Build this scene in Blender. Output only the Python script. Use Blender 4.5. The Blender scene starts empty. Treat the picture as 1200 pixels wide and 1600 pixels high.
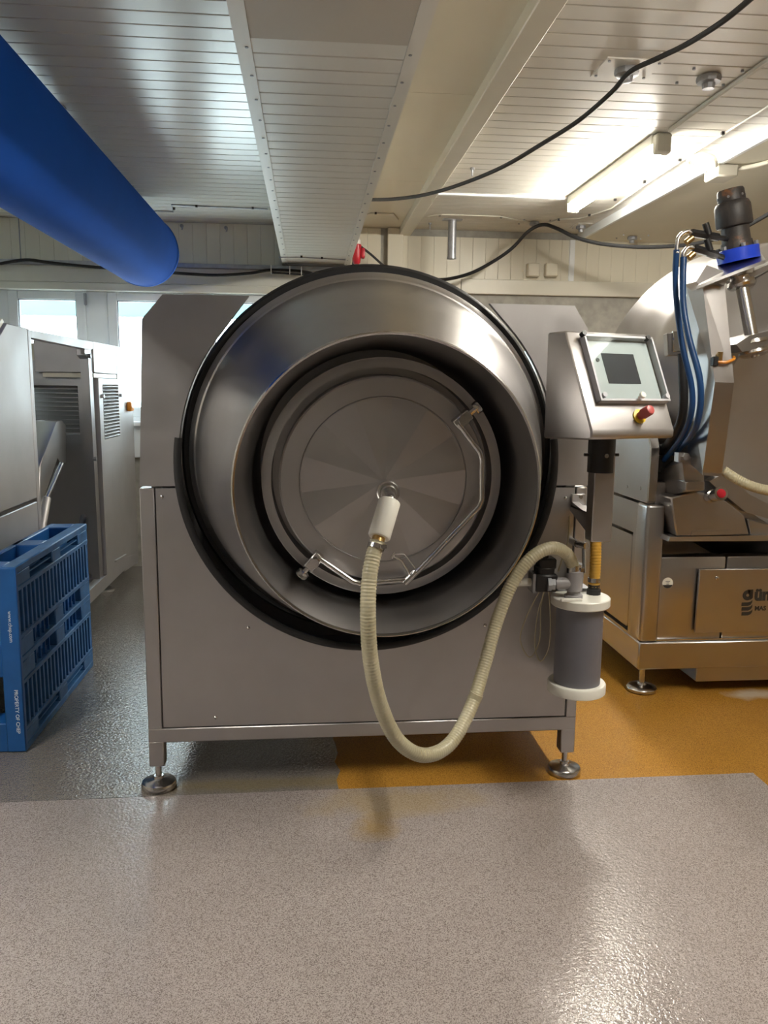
import bpy, bmesh, math, random
from mathutils import Vector, Matrix
random.seed(7)
SC = bpy.context.scene
C = SC.collection
R = math.radians

# ------------------------------------------------------------------ camera
F = 1240.0; CAMH = 1.4
_ps, _th, _ro = R(5.45), R(8.85), R(0.56)
FWD = Vector((math.sin(_ps)*math.cos(_th), math.cos(_ps)*math.cos(_th), -math.sin(_th)))
_r0 = Vector((math.cos(_ps), -math.sin(_ps), 0)); _u0 = _r0.cross(FWD)
RT = _r0*math.cos(_ro) + _u0*math.sin(_ro); UP = -_r0*math.sin(_ro) + _u0*math.cos(_ro)
EYE = Vector((0, 0, CAMH))
cam = bpy.data.cameras.new('camera'); camo = bpy.data.objects.new('camera', cam); C.objects.link(camo)
cam.sensor_fit = 'VERTICAL'; cam.sensor_height = 24.0; cam.lens = F/1600*24.0; cam.clip_start = 0.05
m = Matrix.Identity(4)
for i in range(3):
    m[i][0] = RT[i]; m[i][1] = UP[i]; m[i][2] = -FWD[i]; m[i][3] = EYE[i]
camo.matrix_world = m
SC.camera = camo
# ------------------------------------------------------------------ world and exposure
w = bpy.data.worlds.new('overcast_sky'); SC.world = w; w.use_nodes = True
bg = w.node_tree.nodes['Background']; bg.inputs[0].default_value = (0.80, 0.92, 1.0, 1); bg.inputs[1].default_value = 4.5
SC.view_settings.view_transform = 'Standard'; SC.view_settings.look = 'None'
SC.view_settings.gamma = 1.0; SC.view_settings.use_curve_mapping = False
SC.view_settings.exposure = 2.05
LAMP = 36.0

def at(u, v, X=None, Y=None, Z=None):
    """photo pixel -> point on the plane X=, Y= or Z="""
    d = FWD + RT*((u-600)/F) + UP*((800-v)/F)
    if Y is not None: t = Y/d.y
    elif Z is not None: t = (Z-CAMH)/d.z
    else: t = X/d.x
    return EYE + d*t
def on_plane(u, v, P, n):
    d = FWD + RT*((u-600)/F) + UP*((800-v)/F)
    return EYE + d*((P-EYE).dot(n)/d.dot(n))
def run(pix, Y0, Y1):
    """pixels along a cable whose two ends lie at depth Y0 and Y1"""
    L = [0.0]
    for a, b in zip(pix, pix[1:]): L.append(L[-1]+math.hypot(b[0]-a[0], b[1]-a[1]))
    return [at(p[0], p[1], Y=1/((1/Y0)*(1-l/L[-1])+(1/Y1)*(l/L[-1]))) for p, l in zip(pix, L)]

# ------------------------------------------------------------------ materials
def nodes(name):
    mt = bpy.data.materials.new(name); mt.use_nodes = True
    nt = mt.node_tree; return mt, nt, nt.nodes['Principled BSDF']
def N(nt, typ, **kw):
    n = nt.nodes.new(typ)
    for k, v in kw.items():
        if k in n.inputs: n.inputs[k].default_value = v
        else: setattr(n, k, v)
    return n
def ramp(nt, fac, stops):
    r = N(nt, 'ShaderNodeValToRGB'); e = r.color_ramp.elements
    while len(e) < len(stops): e.new(0.5)
    for x, (p, c) in zip(e, stops): x.position = p; x.color = (*c, 1) if len(c) == 3 else c
    nt.links.new(fac, r.inputs[0]); return r.outputs[0]
def coords(nt, scale=(1, 1, 1)):
    tc = N(nt, 'ShaderNodeTexCoord'); mp = N(nt, 'ShaderNodeMapping'); mp.inputs['Scale'].default_value = scale
    nt.links.new(tc.outputs['Object'], mp.inputs[0]); return mp.outputs[0]
def noise(nt, vec, s, detail=3.0, rough=0.55):
    n = N(nt, 'ShaderNodeTexNoise'); n.inputs['Scale'].default_value = s; n.inputs['Detail'].default_value = detail
    n.inputs['Roughness'].default_value = rough; nt.links.new(vec, n.inputs['Vector']); return n.outputs['Fac']
def bump(nt, b, h, s, d=0.01):
    n = N(nt, 'ShaderNodeBump'); n.inputs['Strength'].default_value = s; n.inputs['Distance'].default_value = d
    nt.links.new(h, n.inputs['Height']); nt.links.new(n.outputs[0], b.inputs['Normal']); nt.links.new(n.outputs[0], b.inputs['Coat Normal'])
def plain(name, col, rough=0.5, metal=0.0, var=0.08, vs=6.0, spec=0.5, bmp=0.0):
    mt, nt, b = nodes(name); v = coords(nt)
    c0 = tuple(max(0, c*(1-var)) for c in col); c1 = tuple(min(1, c*(1+var)) for c in col)
    nt.links.new(ramp(nt, noise(nt, v, vs), [(0.3, c0), (0.7, c1)]), b.inputs['Base Color'])
    b.inputs['Roughness'].default_value = rough; b.inputs['Metallic'].default_value = metal
    b.inputs['Specular IOR Level'].default_value = spec
    if bmp: bump(nt, b, noise(nt, v, vs*20), bmp, 0.002)
    return mt
def steel(name, col=(0.50, 0.488, 0.487), r0=0.36, r1=0.47, stretch=(1, 1, 1), var=0.06, grain=0.04):
    mt, nt, b = nodes(name)
    v = coords(nt, stretch); vb = coords(nt)
    c0 = tuple(c*(1-var) for c in col); c1 = tuple(min(1, c*(1+var)) for c in col)
    nt.links.new(ramp(nt, noise(nt, vb, 3.0, 5), [(0.3, c0), (0.7, c1)]), b.inputs['Base Color'])
    b.inputs['Metallic'].default_value = 1.0
    nt.links.new(ramp(nt, noise(nt, vb, 5.0, 4), [(0.3, (r0,)*3), (0.7, (r1,)*3)]), b.inputs['Roughness'])
    if grain: bump(nt, b, noise(nt, v, 60.0, 2), grain, 0.001)
    return mt
def emit(name, col, s):
    mt, nt, b = nodes(name); b.inputs['Emission Color'].default_value = (*col, 1); b.inputs['Emission Strength'].default_value = s
    b.inputs['Base Color'].default_value = (*col, 1); return mt

M = {}
M['steel'] = steel('brushed_steel', stretch=(1, 1, 14))
M['steel_drum'] = steel('drum_steel', (0.50, 0.488, 0.487), 0.285, 0.37, var=0.07, grain=0.02)
M['steel_dark'] = steel('inner_steel', r0=0.29, r1=0.42)
M['steel_lid'] = steel('lid_steel')
M['steel_cool'] = steel('rough_brushed_steel', r0=0.52, r1=0.62, stretch=(1, 1, 14))
M['steel_warm'] = steel('fine_brushed_steel', r0=0.285, r1=0.35, stretch=(1, 1, 14))
M['chrome'] = steel('polished_metal', (0.62, 0.61, 0.60), 0.18, 0.255, var=0.04, grain=0.0)
M['rubber'] = plain('black_rubber', (0.012, 0.012, 0.013), 0.55, var=0.3)
M['black'] = plain('black_plastic', (0.014, 0.014, 0.015), 0.4, var=0.2)
M['white_pl'] = plain('white_plastic', (0.78, 0.77, 0.70), 0.35, var=0.03)
M['pvc'] = plain('white_window_pvc', (0.80, 0.83, 0.84), 0.32, var=0.02)
M['grey_pl'] = plain('grey_plastic', (0.16, 0.16, 0.185), 0.4, var=0.08)
M['tee_pl'] = plain('grey_fitting_plastic', (0.30, 0.29, 0.30), 0.4, var=0.06)
M['cream'] = plain('cream_panel', (0.67, 0.635, 0.52), 0.38, var=0.03, vs=2.0)
M['cream_white'] = plain('off_white_ceiling_panel', (0.66, 0.64, 0.58), 0.42, var=0.04, vs=2.0)
M['ceil_left'] = plain('glossy_off_white_ceiling_panel', (0.66, 0.64, 0.58), 0.27, var=0.04, vs=2.0)
M['ledge'] = plain('pale_ledge_paint', (0.68, 0.66, 0.57), 0.4, var=0.03)
M['plaster'] = plain('grey_plaster', (0.36, 0.35, 0.31), 0.65, var=0.16, vs=14.0, bmp=0.2)
M['wall'] = plain('beige_wall_paint', (0.50, 0.46, 0.39), 0.6, var=0.05, vs=2.0)
M['joint'] = plain('off_white_backing', (0.60, 0.58, 0.52), 0.6, var=0.03)
M['blue_fabric'] = plain('blue_duct_fabric', (0.006, 0.095, 0.52), 0.9, var=0.05, vs=3.0, spec=0.12)
M['blue_pl'] = plain('blue_pallet_plastic', (0.011, 0.105, 0.34), 0.42, var=0.12, vs=9.0)
M['blue_pl_worn'] = plain('scuffed_blue_pallet_plastic', (0.030, 0.125, 0.31), 0.5, var=0.25, vs=16.0)
M['blue_dark'] = M['blue_pl']
M['blue_hose'] = plain('blue_rubber_hose', (0.008, 0.05, 0.16), 0.38, var=0.08)
M['bright_blue'] = plain('bright_blue_paint', (0.015, 0.06, 0.62), 0.35, var=0.08)
M['red'] = plain('red_plastic', (0.50, 0.015, 0.03), 0.35, var=0.08)
M['red_dull'] = plain('dull_red_plastic', (0.42, 0.075, 0.07), 0.4, var=0.08)
M['yellow'] = plain('yellow_plastic', (0.72, 0.50, 0.03), 0.4, var=0.06)
M['orange'] = plain('orange_plastic', (0.65, 0.24, 0.02), 0.35, var=0.1)
M['brass'] = plain('brass', (0.55, 0.36, 0.14), 0.3, metal=1.0)
M['screen'] = plain('dark_display_glass', (0.045, 0.045, 0.06), 0.16, var=0.15)
M['panel_pl'] = plain('pale_panel_film', (0.50, 0.50, 0.53), 0.3, var=0.04)
M['print'] = plain('dark_print', (0.03, 0.028, 0.025), 0.6, var=0.1)
M['print_white'] = plain('white_print', (0.72, 0.78, 0.86), 0.5, var=0.03)
M['galv'] = plain('galvanised_metal', (0.34, 0.35, 0.37), 0.42, metal=0.6, var=0.15, vs=20)
M['lamp_body'] = plain('lamp_body_plastic', (0.55, 0.53, 0.45), 0.45, var=0.03)
M['tube'] = emit('lit_lamp_diffuser', (1.0, 0.945, 0.84), LAMP)
def m_awning():
    mt, nt, b = nodes('teal_awning_cloth'); v = coords(nt)
    nt.links.new(ramp(nt, noise(nt, v, 4.0), [(0.3, (0.30, 0.40, 0.39)), (0.7, (0.34, 0.44, 0.43))]), b.inputs['Base Color'])
    b.inputs['Roughness'].default_value = 0.8
    b.inputs['Transmission Weight'].default_value = 0.0
    tr = N(nt, 'ShaderNodeBsdfTranslucent'); tr.inputs[0].default_value = (0.30, 0.40, 0.39, 1)
    mx = N(nt, 'ShaderNodeMixShader'); mx.inputs[0].default_value = 0.6; o = nt.nodes['Material Output']
    nt.links.new(b.outputs[0], mx.inputs[1]); nt.links.new(tr.outputs[0], mx.inputs[2]); nt.links.new(mx.outputs[0], o.inputs[0])
    return mt
M['awning'] = m_awning()
M['yard'] = plain('pale_concrete_yard', (0.62, 0.62, 0.60), 0.8, var=0.1)

def m_glass():
    mt = bpy.data.materials.new('clear_glass'); mt.use_nodes = True; nt = mt.node_tree; nt.nodes.clear()
    o = N(nt, 'ShaderNodeOutputMaterial'); mx = N(nt, 'ShaderNodeMixShader'); mx.inputs[0].default_value = 0.07
    t = N(nt, 'ShaderNodeBsdfTransparent'); t.inputs[0].default_value = (0.95, 0.99, 0.98, 1)
    g = N(nt, 'ShaderNodeBsdfGlossy'); g.inputs['Roughness'].default_value = 0.03
    nt.links.new(t.outputs[0], mx.inputs[1]); nt.links.new(g.outputs[0], mx.inputs[2]); nt.links.new(mx.outputs[0], o.inputs[0])
    return mt
M['glass'] = m_glass()
def m_clear():
    mt = m_glass(); mt.name = 'clear_plastic_cover'; return mt
M['clear'] = m_clear()

def m_hose(name, c0, c1):
    mt, nt, b = nodes(name); v = coords(nt)
    nt.links.new(ramp(nt, noise(nt, v, 9.0), [(0.3, c0), (0.7, c1)]), b.inputs['Base Color'])
    b.inputs['Roughness'].default_value = 0.32
    b.inputs['Subsurface Weight'].default_value = 0.15; b.inputs['Subsurface Radius'].default_value = (0.01, 0.008, 0.004)
    return mt
M['hose'] = m_hose('milky_hose', (0.42, 0.38, 0.25), (0.52, 0.48, 0.34))
M['hose_yellow'] = m_hose('amber_hose', (0.50, 0.27, 0.035), (0.60, 0.36, 0.07))

def m_motor():
    mt, nt, b = nodes('rusty_black_casting'); v = coords(nt)
    nt.links.new(ramp(nt, noise(nt, v, 11.0, 6, 0.7), [(0.40, (0.028, 0.026, 0.027)), (0.56, (0.05, 0.042, 0.038)), (0.66, (0.20, 0.085, 0.035))]), b.inputs['Base Color'])
    b.inputs['Roughness'].default_value = 0.5; bump(nt, b, noise(nt, v, 60.0), 0.3, 0.003); return mt
M['motor'] = m_motor()

def blob(nt, v, sx, sy, rad, amount, nscale):
    L = nt.links
    tc = N(nt, 'ShaderNodeNewGeometry'); mp = N(nt, 'ShaderNodeMapping'); mp.vector_type = 'POINT'
    mp.inputs['Location'].default_value = (-sx/rad[0], -sy/rad[1], 0); mp.inputs['Scale'].default_value = (1/rad[0], 1/rad[1], 0)
    L.new(tc.outputs['Position'], mp.inputs[0])
    ln = N(nt, 'ShaderNodeVectorMath'); ln.operation = 'LENGTH'; L.new(mp.outputs[0], ln.inputs[0])
    ad = N(nt, 'ShaderNodeMath'); ad.operation = 'ADD'; L.new(ln.outputs['Value'], ad.inputs[0])
    nz = N(nt, 'ShaderNodeMath'); nz.operation = 'MULTIPLY_ADD'; nz.inputs[1].default_value = 1.6; nz.inputs[2].default_value = -0.8
    L.new(noise(nt, v, nscale, 5, 0.6), nz.inputs[0]); L.new(nz.outputs[0], ad.inputs[1])
    return ramp(nt, ad.outputs[0], [(0.35, (amount,)*3), (1.0, (0, 0, 0))])
def m_floor(name, c_lo, c_hi, speck, r_dry, r_wet, stain=None, puddle=(), coat=0.0, wet=(0.45, 0.62), bs=0.35, speckscale=360.0):
    """quartz-epoxy screed: fine speckle, wet patches that differ in gloss, stains with a shape of their own"""
    mt, nt, b = nodes(name); v = coords(nt); L = nt.links
    base = ramp(nt, noise(nt, v, 1.3, 5), [(0.3, c_lo), (0.7, c_hi)])
    sp = ramp(nt, noise(nt, v, speckscale, 2, 0.6), [(0.36, (0, 0, 0)), (0.5, (0.7,)*3), (0.64, (1, 1, 1))])
    mx = N(nt, 'ShaderNodeMixRGB'); mx.blend_type = 'MIX'; mx.inputs[1].default_value = (*speck, 1)
    L.new(sp, mx.inputs[0]); L.new(base, mx.inputs[2]); col = mx.outputs[0]
    if stain:
        for (sx, sy, rad, sc, amount) in stain:
            fac = blob(nt, v, sx, sy, rad, amount, 5.0)
            m2 = N(nt, 'ShaderNodeMixRGB'); L.new(fac, m2.inputs[0]); L.new(col, m2.inputs[1]); m2.inputs[2].default_value = (*sc, 1); col = m2.outputs[0]
    L.new(col, b.inputs['Base Color'])
    rgh = ramp(nt, noise(nt, v, 0.9, 4), [(wet[0], (r_dry,)*3), (wet[1], (r_wet,)*3)])
    for (sx, sy, rad, rv) in puddle:
        fac = blob(nt, v, sx, sy, rad, 1.0, 2.5)
        m2 = N(nt, 'ShaderNodeMixRGB'); L.new(fac, m2.inputs[0]); L.new(rgh, m2.inputs[1]); m2.inputs[2].default_value = (rv, rv, rv, 1); rgh = m2.outputs[0]
    L.new(rgh, b.inputs['Roughness'])
    bump(nt, b, noise(nt, v, 110.0, 2), bs, 0.004)
    b.inputs['Coat Weight'].default_value = coat; b.inputs['Coat Roughness'].default_value = 0.10
    return mt

# ------------------------------------------------------------------ mesh helpers
class MB:
    def __init__(s): s.bm = bmesh.new()
    def box(s, x0, x1, y0, y1, z0, z1, bev=0.0, seg=1):
        x0, x1 = sorted((x0, x1)); y0, y1 = sorted((y0, y1)); z0, z1 = sorted((z0, z1))
        g = bmesh.ops.create_cube(s.bm, size=1.0)['verts']
        for v in g: v.co = Vector((x0+(v.co.x+.5)*(x1-x0), y0+(v.co.y+.5)*(y1-y0), z0+(v.co.z+.5)*(z1-z0)))
        if bev: s._bev(g, bev, seg)
        return s
    def _bev(s, verts, bev, seg):
        es = list({e for v in verts for e in v.link_edges})
        bmesh.ops.bevel(s.bm, geom=es, offset=bev, segments=seg, affect='EDGES', profile=0.5)
    def obox(s, o, ax, ay, az, bev=0.0, seg=1):
        """oriented box: corner o, edge vectors"""
        o = Vector(o); vs = [s.bm.verts.new(o+ax*i+ay*j+az*k) for k in (0, 1) for j in (0, 1) for i in (0, 1)]
        for f in ((0, 2, 3, 1), (4, 5, 7, 6), (0, 1, 5, 4), (2, 6, 7, 3), (0, 4, 6, 2), (1, 3, 7, 5)): s.bm.faces.new([vs[i] for i in f])
        if bev: s._bev(vs, bev, seg)
        return s
    def prism(s, pts, vec, bev=0.0):
        vec = Vector(vec); a = [s.bm.verts.new(Vector(p)) for p in pts]; b = [s.bm.verts.new(Vector(p)+vec) for p in pts]
        n = len(a); s.bm.faces.new(a); s.bm.faces.new(b[::-1])
        for i in range(n): s.bm.faces.new((a[i], b[i], b[(i+1) % n], a[(i+1) % n]))
        if bev: s._bev(a+b, bev, 1)
        return s
    def loft(s, pa, pb):
        a = [s.bm.verts.new(Vector(p)) for p in pa]; b = [s.bm.verts.new(Vector(p)) for p in pb]; n = len(a)
        s.bm.faces.new(a); s.bm.faces.new(b[::-1])
        for i in range(n): s.bm.faces.new((a[i], b[i], b[(i+1) % n], a[(i+1) % n]))
        return s
    def cyl(s, p0, p1, r0, r1=None, n=20, cap=True):
        r1 = r0 if r1 is None else r1
        p0 = Vector(p0); p1 = Vector(p1)
        return s.lathe([(0, r0), ((p1-p0).length, r1)], p0, p1-p0, n, cap)
    def lathe(s, prof, o, axis, n=48, cap=True, flat=None, closed=False):
        o = Vector(o); w_ = Vector(axis).normalized()
        h = Vector((0, 0, 1)) if abs(w_.z) < 0.9 else Vector((0, 1, 0))
        u = h.cross(w_).normalized(); v = w_.cross(u)
        rings = []
        for t, r in prof:
            if r < 1e-6: rings.append([s.bm.verts.new(o+w_*t)]); continue
            rings.append([s.bm.verts.new(o+w_*t+u*(r*math.cos(2*math.pi*i/n))+v*(r*math.sin(2*math.pi*i/n))) for i in range(n)])
        prs = list(zip(rings, rings[1:]))
        if closed: prs.append((rings[-1], rings[0]))
        for a, b in prs:
            for i in range(n):
                j = (i+1) % n
                if len(a) == 1 and len(b) == 1: continue
                if len(a) == 1: s.bm.faces.new((a[0], b[j], b[i]))
                elif len(b) == 1: s.bm.faces.new((a[i], a[j], b[0]))
                else: s.bm.faces.new((a[i], a[j], b[j], b[i]))
        if cap and not closed:
            if len(rings[0]) > 1: s.bm.faces.new(rings[0][::-1])
            if len(rings[-1]) > 1: s.bm.faces.new(rings[-1])
        return s
    def tube(s, pts, r, n=10, smooth=True, sub=6, rf=None, closed=False):
        pts = [Vector(p) for p in pts]
        if smooth and len(pts) > 2:
            P = []; k = len(pts)
            seg = range(k) if closed else range(k-1)
            for i in seg:
                if closed: a, b, c, d = pts[i-1], pts[i], pts[(i+1) % k], pts[(i+2) % k]
                else: a, b, c, d = pts[max(i-1, 0)], pts[i], pts[i+1], pts[min(i+2, k-1)]
                for q in range(sub):
                    t = q/sub
                    P.append(0.5*((2*b)+(c-a)*t+(2*a-5*b+4*c-d)*t*t+(3*b-a-3*c+d)*t**3))
            if not closed: P.append(pts[-1])
        else: P = pts
        rings = []; nrm = None; L = 0; k = len(P)
        for i, p in enumerate(P):
            if closed: tg = (P[(i+1) % k]-P[i-1]).normalized()
            else: tg = (P[min(i+1, k-1)]-P[max(i-1, 0)]).normalized()
            if nrm is None:
                h = Vector((0, 0, 1)) if abs(tg.z) < 0.9 else Vector((1, 0, 0)); nrm = tg.cross(h).normalized()
            nrm = (nrm-tg*nrm.dot(tg)).normalized(); bn = tg.cross(nrm)
            if i: L += (p-P[i-1]).length
            rr = r if rf is None else rf(L)
            rings.append([s.bm.verts.new(p+nrm*(rr*math.cos(2*math.pi*j/n))+bn*(rr*math.sin(2*math.pi*j/n))) for j in range(n)])
        prs = list(zip(rings, rings[1:]))+([(rings[-1], rings[0])] if closed else [])
        for a, b in prs:
            for j in range(n): s.bm.faces.new((a[j], a[(j+1) % n], b[(j+1) % n], b[j]))
        if not closed: s.bm.faces.new(rings[0][::-1]); s.bm.faces.new(rings[-1])
        return s
    def hose(s, pts, r, pitch=0.009, amp=0.0012, n=14):
        """corrugated hose swept along a smooth path"""
        pts = [Vector(p) for p in pts]; k = len(pts); P = []
        for i in range(k-1):
            a, b, c, d = pts[max(i-1, 0)], pts[i], pts[i+1], pts[min(i+2, k-1)]
            q_ = max(2, int((c-b).length/(pitch/3)))
            for q in range(q_):
                t = q/q_; P.append(0.5*((2*b)+(c-a)*t+(2*a-5*b+4*c-d)*t*t+(3*b-a-3*c+d)*t**3))
        P.append(pts[-1])
        return s.tube(P, r, n, smooth=False, rf=lambda L: r+amp*math.cos(2*math.pi*L/pitch))

ROOT = {}
def finish(mb, name, mat, parent=None, ang=38, shift=None):
    bm = mb.bm; bmesh.ops.remove_doubles(bm, verts=bm.verts, dist=1e-6)
    bmesh.ops.recalc_face_normals(bm, faces=bm.faces)
    if parent is not None: off = ROOT[parent.name]
    else:
        cs = [v.co for v in bm.verts]
        off = Vector(((min(c.x for c in cs)+max(c.x for c in cs))/2, (min(c.y for c in cs)+max(c.y for c in cs))/2, min(c.z for c in cs)))
    bmesh.ops.translate(bm, verts=bm.verts, vec=-off)
    me = bpy.data.meshes.new(name); bm.to_mesh(me); bm.free()
    me.materials.append(M[mat] if isinstance(mat, str) else mat)
    me.polygons.foreach_set('use_smooth', [True]*len(me.polygons)); me.set_sharp_from_angle(angle=R(ang))
    o = bpy.data.objects.new(name, me); C.objects.link(o)
    if parent is None: o.location = off
    else: o.parent = parent
    ROOT[o.name] = off
    return o
def thing(name, label, cat, loc, group=None):
    o = bpy.data.objects.new(name, None); C.objects.link(o); o.location = loc; o.empty_display_size = 0.05
    o['label'] = label; o['category'] = cat
    if group: o['group'] = group
    ROOT[o.name] = Vector(loc); return o
def tag(o, label, cat, group=None):
    o['label'] = label; o['category'] = cat
    if group: o['group'] = group
    return o
def struct(mb, name, mat, parent=None):
    o = finish(mb, name, mat, parent)
    if parent is None: o['kind'] = 'structure'
    return o
def copy_part(src, off, parent):
    c = src.copy(); C.objects.link(c); c.parent = parent; c.location = Vector(src.location)+Vector(off); return c
def lab(o, t): o['label'] = t; return o

# ================================================================== THE ROOM
ZC = 2.6; YW = 6.25; XL, XR, YB = -3.6, 4.4, -3.4
M['floor_pale'] = m_floor('pale_speckled_floor', (0.41, 0.36, 0.34), (0.49, 0.44, 0.42), (0.16, 0.13, 0.12), 0.265, 0.22, puddle=[(.66, 1.62, (.24, .9), .10)], coat=.3,
    stain=[(0.20, 2.36, (0.10, 0.10), (0.42, 0.26, 0.05), 0.6), (0.26, 2.52, (0.40, 0.13), (0.40, 0.29, 0.12), 0.5)], wet=(0.42, 0.68))
M['floor_grey'] = m_floor('grey_speckled_floor', (0.25, 0.225, 0.20), (0.33, 0.295, 0.26), (0.10, 0.09, 0.08), 0.25, 0.15, puddle=[(-.85, 3.6, (.32, 1.6), .10)],
    stain=[(-0.1, 2.68, (0.8, 0.06), (0.26, 0.20, 0.09), 0.6)], wet=(0.3, 0.75), bs=0.6, coat=0.9)
M['floor_ochre'] = m_floor('ochre_floor_coating', (0.50, 0.245, 0.03), (0.60, 0.315, 0.05), (0.22, 0.10, 0.02), 0.265, 0.20,
    stain=[(2.07, 3.37, (0.16, 0.07), (0.60, 0.50, 0.38), 0.9)], wet=(0.3, 0.75), bs=0.3)
struct(MB().box(XL, XR, YB, YW+0.2, -0.12, -0.012), 'floor', 'floor_grey')
# grey older screed behind, ochre coating to the right, pale slab in front
def edge_wobble(x, y0, y1, n, a):
    return [(x+random.uniform(-a, a), y0+(y1-y0)*i/n, 0) for i in range(n+1)]
seam = [(0.105+random.uniform(-.016, .016), 2.62+i*0.07, -0.012) for i in range(12)]
seam += [(0.10, 3.6, -0.012), (0.10, YW, -0.012)]
struct(MB().prism([(XL, 2.62, -.012), (seam[0][0], 2.62, -.012)]+seam+[(XL, YW, -.012)], (0, 0, .012)), 'floor_grey_screed', 'floor_grey')
struct(MB().prism(seam+[(XR, YW, -.012), (XR, 2.0, -.012), (1.640, 2.0, -.012), (1.640, 2.62, -.012)], (0, 0, .0119)), 'floor_ochre_coating', 'floor_ochre')
struct(MB().prism([(XL, YB, -.012), (1.637, YB, -.012), (1.637, 2.622, -.012), (XL, 2.602, -.012)], (0, 0, .0155), bev=.001), 'floor_pale_slab', 'floor_pale')
struct(MB().box(1.640, XR, YB, 2.0, -.012, -.0005), 'floor_ochre_strip', 'floor_ochre')

# ---- ceiling: backing slab with ribbed boards as children
ceil = struct(MB().box(XL, XR, YB, YW+0.2, ZC+0.016, ZC+0.12), 'ceiling', 'joint')
def boards(x0, x1, y0, y1, pitch, mat, gap=0.0045):
    src = None; k = 0; y = y0
    while y < y1-0.02:
        if src is None: src = b = finish(MB().box(x0, x1, y0+gap/2, y0+pitch-gap/2, ZC, ZC+.017, bev=.0025), 'ceiling_board', mat, ceil)
        else: b = copy_part(src, (0, k*pitch, 0), ceil)
        y += pitch; k += 1
boards(XL, -0.18, 2.25, 6.25, 0.1, 'ceil_left')
boards(0.775, 2.085, 2.25, 6.25, 0.1, 'cream_white')
finish(MB().box(XL, 2.085, YB, 2.249, ZC, ZC+.017), 'ceiling_panel', 'cream_white', ceil)
for a, b_ in ((2.25, 3.45), (3.453, 4.85), (4.853, 6.25)):
    finish(MB().box(0.30, 0.70, a, b_, ZC, ZC+.017), 'ceiling_panel', 'cream', ceil)
# lower smooth soffit on the right with a white upstand
struct(MB().box(2.10, XR, YB, YW, 2.548, 2.616), 'ceiling_soffit', 'cream')
struct(MB().box(2.084, 2.104, YB, YW, 2.543, 2.602), 'trim_1', 'pvc')
# boxed-in duct with ribbed underside
dk = struct(MB().box(-0.172, 0.294, YB, 6.249, 2.33, 2.605), 'ceiling_duct_casing', 'joint')
src = None
for k in range(42):
    y = 2.3+k*0.1
    if y > 6.15: break
    if src is None: src = finish(MB().box(-.155, .277, y+.002, y+.098, 2.318, 2.333, bev=.0025), 'duct_board', 'cream_white', dk)
    else: copy_part(src, (0, k*.1, 0), dk)
finish(MB().box(-.155, .277, YB, 2.298, 2.316, 2.333), 'duct_board', 'wall', dk)
for x0, x1 in ((-.192, -.150), (.272, .314)):
    xo, xi, th_ = (x0, x1, .006) if x0 < 0 else (x1, x0, -.006)
    t = finish(MB().prism([(xo, YB, 2.313), (xi, YB, 2.313), (xi, YB, 2.319), (xo+th_, YB, 2.319), (xo+th_, YB, 2.599), (xo, YB, 2.599)], (0, 9.649, 0)), 'corner_angle', 'cream_white', dk)
    xs = (x0+x1)/2+(.008 if x0 < 0 else -.008); s0 = None
    for k in range(20):
        y = 2.35+k*.2
        if s0 is None: s0 = finish(MB().cyl((xs, y, 2.3135), (xs, y, 2.3105), .005, n=8), 'screw', 'galv', t)
        else: copy_part(s0, (0, k*.2, 0), t)
finish(MB().box(-.192, .314, 6.20, 6.249, 2.308, 2.316), 'end_angle', 'cream_white', dk)
# slim boxed beam
struct(MB().box(0.69, 0.778, YB, YW, 2.548, 2.605, bev=.004), 'ceiling_beam', 'ledge')
struct(MB().box(0.778, 1.62, 5.10, 5.13, 2.588, 2.603), 'trim_2', 'pvc')

# ---- back wall
wb = struct(MB().box(-0.20, XR, YW, YW+.2, 0, ZC+.1).box(XL, -0.20, YW, YW+.2, 0, 1.10).box(XL, -0.20, YW, YW+.2, 2.09, ZC+.1), 'wall_back', 'plaster')
def wstrips(x0, x1, z0, z1, pitch, mat):
    n = int((x1-x0)/pitch); s0 = None
    for k in range(n):
        if s0 is None: s0 = finish(MB().box(x0+.0004, x0+pitch-.0004, YW-.014, YW+.002, z0, z1, bev=.0015), 'wall_panel', mat, wb)
        else: copy_part(s0, (k*pitch, 0, 0), wb)
wstrips(-3.55, 0.60, 2.262, 2.598, 0.1, 'cream')
wstrips(0.66, 4.3, 2.232, 2.548, 0.1, 'cream')
struct(MB().box(0.60, 0.72, YW-.05, YW, 2.232, 2.598, bev=.004), 'trim_3', 'cream')
struct(MB().box(2.02, 2.06, YW-.03, YW, 2.235, 2.548), 'trim_4', 'pvc')
lr = struct(MB().box(0.32, 1.17, YW-.035, YW, 2.128, 2.240, bev=.004).box(1.173, 3.0, YW-.035, YW, 2.128, 2.240, bev=.004), 'trim_5', 'ledge')
struct(MB().box(XL, 0.318, YW-.035, YW, 2.150, 2.268, bev=.004).box(XL, 0.10, YW-.06, YW, 2.090, 2.148, bev=.006), 'trim_6', 'ledge')
struct(MB().box(XL, -.2, YW-.045, YW, .86, 1.10, bev=.004).box(XL, -.2, YW-.10, YW, 1.10, 1.135, bev=.006), 'trim_7', 'pvc')
# other walls, seen only in reflections
struct(MB().box(XL-.2, XL, YB, YW+.2, 0, ZC+.1), 'wall_left', 'wall')
struct(MB().box(XR, XR+.2, YB, YW+.2, 0, ZC+.1), 'wall_right', 'wall')
struct(MB().box(XL-.2, XR+.2, YB-.2, YB, 0, ZC+.1), 'wall_front', 'plaster')
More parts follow.
